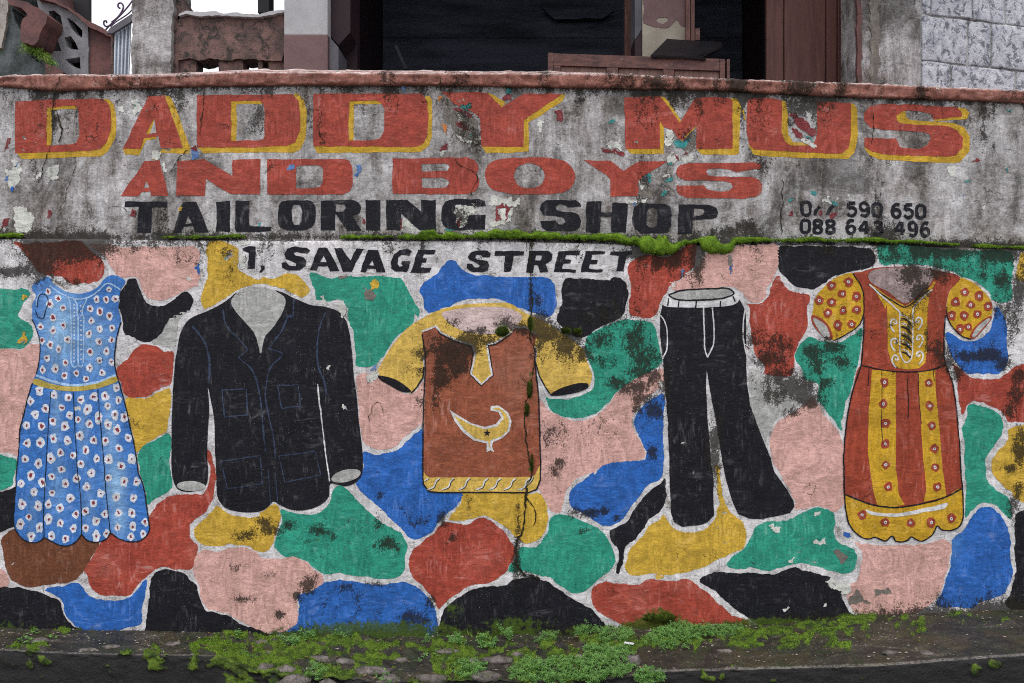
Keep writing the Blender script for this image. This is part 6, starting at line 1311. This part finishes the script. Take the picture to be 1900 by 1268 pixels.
def prism(name, pts, Y0, Y1, mat, parent=None, loc=None, holes=(), bev=0.0, label=None, rough_=0.0, smooth=False):
    """outline (plan units, measured at depth Y0) given real thickness Y0..Y1"""
    allc = [resamp(np.array(pts, float), 7)] + [np.array(h, float) for h in holes]
    if rough_: allc = [rough(c, rough_) for c in allc]
    V = np.concatenate(allc); E = []; o = 0
    for c in allc:
        n = len(c); E += [(o + i, o + (i + 1) % n) for i in range(n)]; o += n
    r = delaunay_2d_cdt([Vector(p) for p in V], E, [], 0, 1e-4)
    V2 = np.array([tuple(v) for v in r[0]]); T = np.array([f for f in r[2] if len(f) == 3])
    T = T[inside(V2[T].mean(1), allc)]
    a = V2[T[:, 1]] - V2[T[:, 0]]; b_ = V2[T[:, 2]] - V2[T[:, 0]]
    fl = (a[:, 0] * b_[:, 1] - a[:, 1] * b_[:, 0]) > 0; T[fl] = T[fl][:, ::-1]
    k = S * (D + Y0) / D
    X_ = (V2[:, 0] - 950) * k; Z_ = CZ + (634 - V2[:, 1]) * k; n = len(V2)
    V3 = np.concatenate([np.stack([X_, np.full(n, Y0), Z_], 1), np.stack([X_, np.full(n, Y1), Z_], 1)])
    F = [tuple(f) for f in T.tolist()] + [tuple(v + n for v in f[::-1]) for f in T.tolist()]
    o = 0
    for ci, c in enumerate(allc):
        m_ = len(c); ar = np.sum(c[:, 0] * np.roll(c[:, 1], -1) - np.roll(c[:, 0], -1) * c[:, 1])
        for i in range(m_):
            i0, i1 = o + i, o + (i + 1) % m_
            q_ = (i0, i1, i1 + n, i0 + n)
            F.append(q_ if (ar > 0) == (ci == 0) else q_[::-1])
        o += m_
    return add_mesh(name, V3, F, mat, parent, loc if parent is None else None, None, smooth, label)

ZT = CZ + (634 - 136) * S            # about the level of the coping
FL = ZT - .10                        # veranda floor
house = thing("veranda_house", (1.2, 1.6, FL), "dark open veranda of a house above the sign wall", "house")
def hb(name, x0, x1, y0, y1, Y0, Y1, mat, bev=.004, parent=None, **kw):
    """box from plan extents measured at Y0"""
    a = P3(x0, y1, Y0); b_ = P3(x1, y0, Y0)
    return box(name, a.x, b_.x, Y0, Y1, a.z, b_.z, mat, parent or house, bev, **kw)
xl_ = P3(540, 0, .5).x; xr_ = P3(1600, 0, .6).x
# floor, roof, side walls
box("floor", xl_ - .05, xr_ + .1, .345, 3.4, FL - .12, FL, M['grey_paint'], house, 0)
box("ceiling", xl_ - .15, xr_ + .1, -.05, 3.4, FL + 2.35, FL + 2.43, M['dark_wood'], house, 0)
box("roof", xl_ - .4, xr_ + .35, -.5, 3.6, FL + 2.45, FL + 2.53, M['roof'], house, 0)

box("side_wall", xl_ + .02, xl_ + .12, .9, 3.3, FL, FL + 2.35, M['maroon_paint'], house, 0)
box("side_wall", xr_ - .02, xr_ + .06, .9, 3.3, FL, FL + 2.35, M['maroon_paint'], house, 0)
# back wall of horizontal boards
zb = FL + .25
box("back_wall", xl_, xr_, 3.12, 3.3, FL, FL + 2.35, M['dark_wood'], house, 0)
i = 0
while zb < FL + 2.2:
    hgt = .10 + .06 * ((i * 37) % 7) / 7
    w0 = xl_ + .13
    box("wall_board", w0, xr_ - .03, 3.09 + .006 * (i % 3), 3.115, zb, zb + hgt - .0015, M['dark_board'], house, .0015)
    zb += hgt; i += 1
for (xa, ya, xb, yb, w_) in ((636, -20, 664, 62, 6), (731, 84, 750, 128, 6)):
    prism("prop", [(xa, ya), (xa + w_, ya), (xb + w_, yb), (xb, yb)], 2.2, 2.25, M['grey_paint'], house)
prism("vent_shutter", px(1005,14,1140,20,1118,34,1030,36), 3.0, 3.03, M['dark_board'], house, rough_=1)
# left pillar: pale above, mauve below, grey chamfered foot
a = P3(527, 65, .42); b_ = P3(608, 0, .42)
box("pillar_shaft", a.x, b_.x, .42, .66, a.z, FL + 2.35, M['pale_paint'], house, .006)
box("pillar_base", a.x - .001, b_.x + .001, .417, .66, FL, a.z, M['mauve_paint'], house, .006)
prism("pillar_foot", px(611,68,628,88,628,160,611,160), .44, .68, M['grey_paint'], house)
prism("pillar_reveal", px(612,-590,650,-590,650,60,628,84,612,66), .50, .70, M['maroon_paint'], house)
hb("side_post", 629, 662, -590, 160, .72, .82, M['maroon_paint'])
# post and peeled pillar in the middle
hb("post", 1160, 1177, -590, 150, .95, 1.02, M['wood_v'])
c0 = P3(1192, 50, .62); c1 = P3(1275, -60, .62)
prism("pillar_plaster", px(1192,-590,1276,-590,1276,160,1192,160), .62, .84, M['cream'], house)
prism("peeling_paint", [(1192,-590),(1277,-590),(1277,52),(1262,50),(1256,36),(1249,42),(1240,50),(1226,53),(1210,50),(1202,46),(1194,42)], .616, .6205, M['mauve_paint'], house, holes=[px(1218,36,1225,31,1238,32,1240,39,1230,44,1221,42)], rough_=2.5, label="torn mauve paint on the upper part of the cream pillar")
prism("pillar_side", px(1178,-590,1191,-590,1191,54,1180,72,1178,72), .63, .80, M['grey_paint'], house)
prism("pillar_side", px(1178,73,1181,73,1191,55,1191,160,1178,160), .632, .80, M['maroon_paint'], house)
hb("post", 1273, 1281, -590, 75, .58, .61, M['wood_v']); hb("post", 1282, 1289, -590, 76, .585, .62, M['wood_v'])
hb("post_block", 1290, 1299, 52, 75, .59, .64, M['wood'])
# right door of vertical boards
for x0, x1 in ((1422, 1454), (1455.5, 1532), (1533.5, 1553), (1554.5, 1571)):
    hb("door_board", x0, x1, -590, 160, .78 + .004 * ((x0 * 7) % 3), .83, M['door'], .005)
hb("door_jamb", 1420, 1421.4, -590, 160, .80, .83, M['dark_wood'], 0)
box("inner_partition", P3(1571.5, 0, .83).x, P3(1610, 0, .83).x, .84, .9, FL, FL + 2.35, M['dark_wood'], house, 0)
# things standing on the veranda edge
cab = thing("slatted_gate", tuple(P3(1184, 140, .40)), "low weathered wooden panel frame standing on top of the sign wall", "panel")
def slant(y, x): return y + (x - 1017) * .033
def cb(name, x0, x1, y0, y1, Y0, Y1, mat):
    return prism(name, [(x0, slant(y0, x0)), (x1, slant(y0, x1)), (x1, slant(y1, x1)), (x0, slant(y1, x0))], Y0, Y1, mat, cab)
cb("top_rail", 1025, 1335, 99, 121, .36, .40, M['wood'])
cb("end_post", 1017, 1026, 98, 150, .355, .41, M['wood']); cb("stile", 1027, 1040, 121.5, 150, .36, .40, M['wood']); cb("end_post", 1336, 1345, 99, 150, .36, .41, M['wood']); cb("end_post", 1349, 1354, 99, 150, .37, .41, M['wood'])
for x0, x1 in ((1041, 1125), (1147.5, 1230), (1251.5, 1334)):
    cb("panel", x0, x1, 122, 150, .378, .395, M['panel_v'])
for x0, x1 in ((1126, 1146.5), (1231, 1250.5)): cb("stile", x0, x1, 121.5, 150, .362, .40, M['wood'])
def flap():
    # a warped dark sheet lying over the frame
    top = [(1238,72),(1262,74),(1290,76),(1320,76),(1340,79),(1338,86),(1325,96),(1310,106)]; bot = [(1207,103),(1225,103),(1245,104),(1262,104),(1280,105),(1292,106),(1302,107),(1310,108)]
    V = []; n = len(top)
    for (x, y), Yd in [(p, .56) for p in top] + [(p, .34) for p in bot]: V.append(tuple(P3(x, y, Yd)))
    V += [(v[0], v[1] + .004, v[2] - .010) for v in V]
    F = []
    for i in range(n - 1):
        F.append((i, n + i, n + i + 1, i + 1)); F.append((2 * n + i, 2 * n + i + 1, 3 * n + i + 1, 3 * n + i)); F.append((n + i, 3 * n + i, 3 * n + i + 1, n + i + 1)); F.append((i, i + 1, 2 * n + i + 1, 2 * n + i))
    F.append((0, 2 * n, 3 * n, n)); F.append((n - 1, 2 * n - 1, 4 * n - 1, 3 * n - 1))
    o = add_mesh("black_sheet", V, F, M['black_sheet'], None, tuple(P3(1270, 100, .45)), None, False)
    tag(o, "warped dark board lying over the wooden panel frame", "board")
flap()

# ---- left: balustrade
bal = thing("balustrade", tuple(P3(425, 135, .5)), "stained concrete balustrade with openings between two pillars", "balustrade")
out = [(331,26),(345,22),(372,25),(400,24),(430,26),(455,25),(480,27),(500,24),(515,20),(527,18),(527,100),(522,112),(500,114),(480,112),(470,108),(455,111),(440,108),(430,112),(405,110),(385,109),(368,112),(352,108),(331,112)]
prism("rail", out, .50, .66, M['stained_conc'], bal, rough_=2.2)
for x0, x1 in ((330, 364), (405, 451), (478, 487), (497, 528)):
    hb("baluster", x0, x1, 107, 150, .52, .64, M['stained_conc'], .008, bal, jit=.002, cuts=2)
prism("rail_cap", [(332,27),(345,21),(372,23),(400,21),(415,25),(440,24),(455,26),(478,28),(500,22),(527,17),(527,22),(505,28),(480,33),(450,30),(430,30),(400,29),(370,31),(345,27),(332,31)], .47, .66, M['pale_paint'], bal, rough_=2.0)
pl = thing("plaster_pillar", tuple(P3(285, 135, .48)), "lichen stained plaster pillar left of the balustrade", "pillar")
prism("shaft", px(245,-60,325,-60,321,30,316,80,318,150,243,150,245,60), .46, .72, M['render'], pl, rough_=2.5)
prism("flank", px(326,-20,345,20,331,40,331,150,319,150,317,80,322,30), .50, .70, M['stained_conc'], pl, rough_=1.5)
post = hb("dark_post", 478, 500, -80, 24, .9, 1.0, M['dark_wood'], .004, house); 
tag(post)
# ---- corrugated zinc sheet
zs = thing("corrugated_sheet", tuple(P3(228, 135, .7)), "tilted corrugated zinc sheet beside the plaster pillar", "sheet")
nc = 60; V = []; 
for j in range(2):
    for i in range(nc):
        u = i / (nc - 1)
        pt = (209 + 35 * u, 60 - 22 * u) if j == 0 else (207 + 32 * u, 160)
        q_ = P3(pt[0], pt[1], .50 + .012 * math.sin(u * 2 * math.pi * 5)); V.append(tuple(q_))
V += [(v[0], v[1] + .002, v[2]) for v in V]; F = []
for i in range(nc - 1):
    F.append((i, i + 1, nc + i + 1, nc + i)); F.append((2 * nc + i, 3 * nc + i, 3 * nc + i + 1, 2 * nc + i + 1)); F.append((i, 2 * nc + i, 2 * nc + i + 1, i + 1))
add_mesh("sheet", V, F, M['zinc'], zs, None, None, True)
prism("sheet_edge", px(197,62,204,52,244,26,244,40,208,62), .47, .49, M['grey_paint'], zs)
hb("sheet_post", 205.5, 209, 52, 160, .49, .52, M['stained_conc'], .002, zs)
# ---- iron scroll
sc_ = thing("iron_scroll", tuple(P3(215, 40, .9)), "purple wrought iron scroll rail against the sky", "railing")
def tube(name, pts, r, mat, parent, Y):
    P = spline(pts, 8, False) if len(pts) > 2 else np.array(pts, float)
    V = []; F = []; m_ = 8; k = S * (D + Y) / D
    Tn = np.gradient(P, axis=0); Tn /= np.maximum(np.linalg.norm(Tn, axis=1), 1e-6)[:, None]
    for i, (x, y) in enumerate(P):
        n = np.array([-Tn[i, 1], Tn[i, 0]])
        for j in range(m_):
            a = 2 * math.pi * j / m_; o = n * math.cos(a) * r
            w = W(x + o[0], y + o[1], Y); V.append((w[0], Y + math.sin(a) * r * k, w[2]))
    for i in range(len(P) - 1):
        for j in range(m_): F.append((i * m_ + j, i * m_ + (j + 1) % m_, (i + 1) * m_ + (j + 1) % m_, (i + 1) * m_ + j))
    F.append(tuple(range(m_))[::-1]); F.append(tuple(range((len(P) - 1) * m_, len(P) * m_)))
    return add_mesh(name, V, F, mat, parent, None, None, True)
tube("rail", px(193,59,205,46,222,30,238,12,252,-8), 1.5, M['iron'], sc_, .9)
tube("curl", px(204,47,198,50,193,46,193,40,197,39,198,43), 1.7, M['iron'], sc_, .9)
tube("curl", px(207,42,219,32,227,20,229,12,225,6,220,7,219,13,223,16), 1.7, M['iron'], sc_, .9)
tube("curl", px(205,50,215,41,226,34,240,24,250,12), 1.2, M['iron'], sc_, .92)
# ---- breeze block wall with diamond openings
bw = thing("breeze_block_wall", tuple(P3(120, 135, .6)), "grey breeze block parapet with diamond openings and red brown edge", "wall")
hl = [px(91,22,100,19,112,30,116,46,103,45,93,33), px(123,32,137,40,153,58,154,70,144,66,132,52), px(80,72,100,66,108,78,114,95,97,96,86,84), px(118,70,132,68,140,78,146,92,132,91,122,84), px(121,109,148,106,150,128,138,123,126,116)]
prism("block_face", px(70,-5,100,2,128,16,150,34,164,50,164,160,60,160,70,80), .60, .68, M['breeze'], bw, holes=hl, rough_=1.6)
prism("block_back", px(62,-5,164,-5,164,160,60,160), .80, .84, M['dark_wood'], bw)
prism("end_face", px(164.6,50,180,55,205,68,209,80,209,160,164.6,160), .615, .80, M['redbrown'], bw, rough_=1.2)
prism("sloping_coping", px(62,-30,96,-30,103,0,140,22,165,40,190,52,206,66,205,69,180,57,163,51,148,34,126,17,98,4,70,-3), .56, .80, M['redbrown'], bw, rough_=1.6)
# ---- mossy lump and red arm at far left
lm = thing("mossy_post", tuple(P3(20, 135, .5)), "dark mossy stone post at the top left corner", "post")
prism("post_body", px(-140,-60,14,-60,22,10,30,40,42,60,46,80,58,108,84,124,100,136,100,160,-140,160), .50, .85, M['moss_dark'], lm, rough_=3.0)
prism("pale_flank", px(-140,-60,12,-60,16,20,8,60,4,90,-140,95), .48, .52, M['old_plaster'], lm, rough_=2.0)
prism("red_bracket", spline(px(14,0,48,4,66,14,82,22,88,30,86,42,76,58,70,76,62,84,50,80,42,78,38,60,40,40,50,28,40,16,20,10)), .43, .60, M['redbrown'], lm, rough_=1.6)
prism("base_wedge", px(84,118,100,124,118,134,112,150,84,150), .47, .60, M['redbrown'], lm, rough_=1.2)
pts = []; 
cl = np.array([(45, 85), (60, 92), (75, 100), (90, 112), (97, 122)], float)
u = rng.random(900) * 3.999; i_ = u.astype(int); f_ = (u - i_)[:, None]
c2 = cl[i_] * (1 - f_) + cl[i_ + 1] * f_ + rng.normal(0, 4.5, (900, 2))
pp = np.array([W(x, y, .47 + rng.random() * .02) for x, y in c2])
gr_ = tri_cloud("moss", pp, np.tile([.5, -.4, -.4], (900, 1)), .022, .0016, M['leaf2'], "yellow green moss trailing down the post at top left", seed=9)
# ---- stone house wall on the right, turned away from the street
sh = thing("stone_house", tuple(P3(1708, 160, .5)), "white painted stone house wall at the top right", "house")
og = P3(1708, 160, .46); ax = Vector((math.cos(math.radians(16)), math.sin(math.radians(16)), 0)); nv_ = Vector((ax.y, -ax.x, 0))
def wallbox(name, u0, u1, z0, z1, d0, d1, mat, jit=.004, bev=.012, label=None):
    bm = bmesh.new(); box_bm(bm, u0, u1, 0, 1, z0, z1, 0, 0, 0)
    bmesh.ops.delete(bm, geom=bm.verts[:], context='VERTS')
    box_bm(bm, u0, u1, -d1, -d0, z0, z1, bev, 0, 3 if bev else 0)
    for v in bm.verts:
        c = v.co.copy()
        if jit: n = mn.noise_vector(c * 12) + mn.noise_vector(c * 30) * .5; c += Vector(n) * jit
        v.co = og + ax * c.x + nv_ * (-c.y) + Vector((0, 0, c.z - og.z))
    return bm_obj(name, bm, mat, sh, smooth=bool(bev), label=label)
def uz(x, y):
    """plan point -> (u along the wall, z)"""
    dirv = Vector(((x - 950) * S, D, (634 - y) * S)); cam_p = Vector((0, -D, CZ))
    tt = (og - cam_p).dot(nv_) / dirv.dot(nv_); p = cam_p + dirv * tt
    return (p - og).dot(ax), p.z
u9 = uz(1960, 50)[0] + .9
wallbox("wall_core", -.02, u9, FL - .3, FL + 2.6, -.25, .0, M['mortar'], .0, 0)
for course, (yt, yb_, xs_) in enumerate((((-36), 26, (1709, 1725, 1727, 1800, 1803, 1863, 1866, 1930)), (29, 112, (1709, 1792, 1796, 1836, 1839, 1925)), (115, 200, (1709, 1760, 1764, 1882, 1886, 1960)))):
    for i in range(0, len(xs_), 2):
        u0, z1 = uz(xs_[i], yt); u1, _ = uz(xs_[i + 1], yt + (xs_[i + 1] - xs_[i]) * .0)
        z1 = uz(1709, yt)[1]; z0 = uz(1709, yb_)[1]
        wallbox("stone_block", u0, u1, z0, z1, -.02, .007 + .004 * ((i + course) % 3), M['whitewash'], .007, .008)
for c_ in range(7):
    z0 = uz(1709, -41)[1] + c_ * .262; u0 = .01
    for j_ in range(5):
        w_ = (.22, .36, .30, .26, .40)[(j_ + c_ * 2) % 5]
        wallbox("stone_block", u0, u0 + w_, z0, z0 + .25, -.02, .008 + .004 * ((j_ + c_) % 3), M['whitewash'], .007, .008); u0 += w_ + .010
prism("rendered_corner", px(1593,-590,1616,-590,1708,-590,1708,165,1593,165), .44, .70, M['render'], sh, rough_=0)
prism("grey_band", px(1618,-590,1634,-590,1632,160,1613,160), .433, .45, M['flake_grey'], sh, rough_=5.0)
prism("red_edge", px(1591,-590,1600,-590,1599,160,1591,160), .434, .46, M['redbrown'], sh, rough_=2.5)
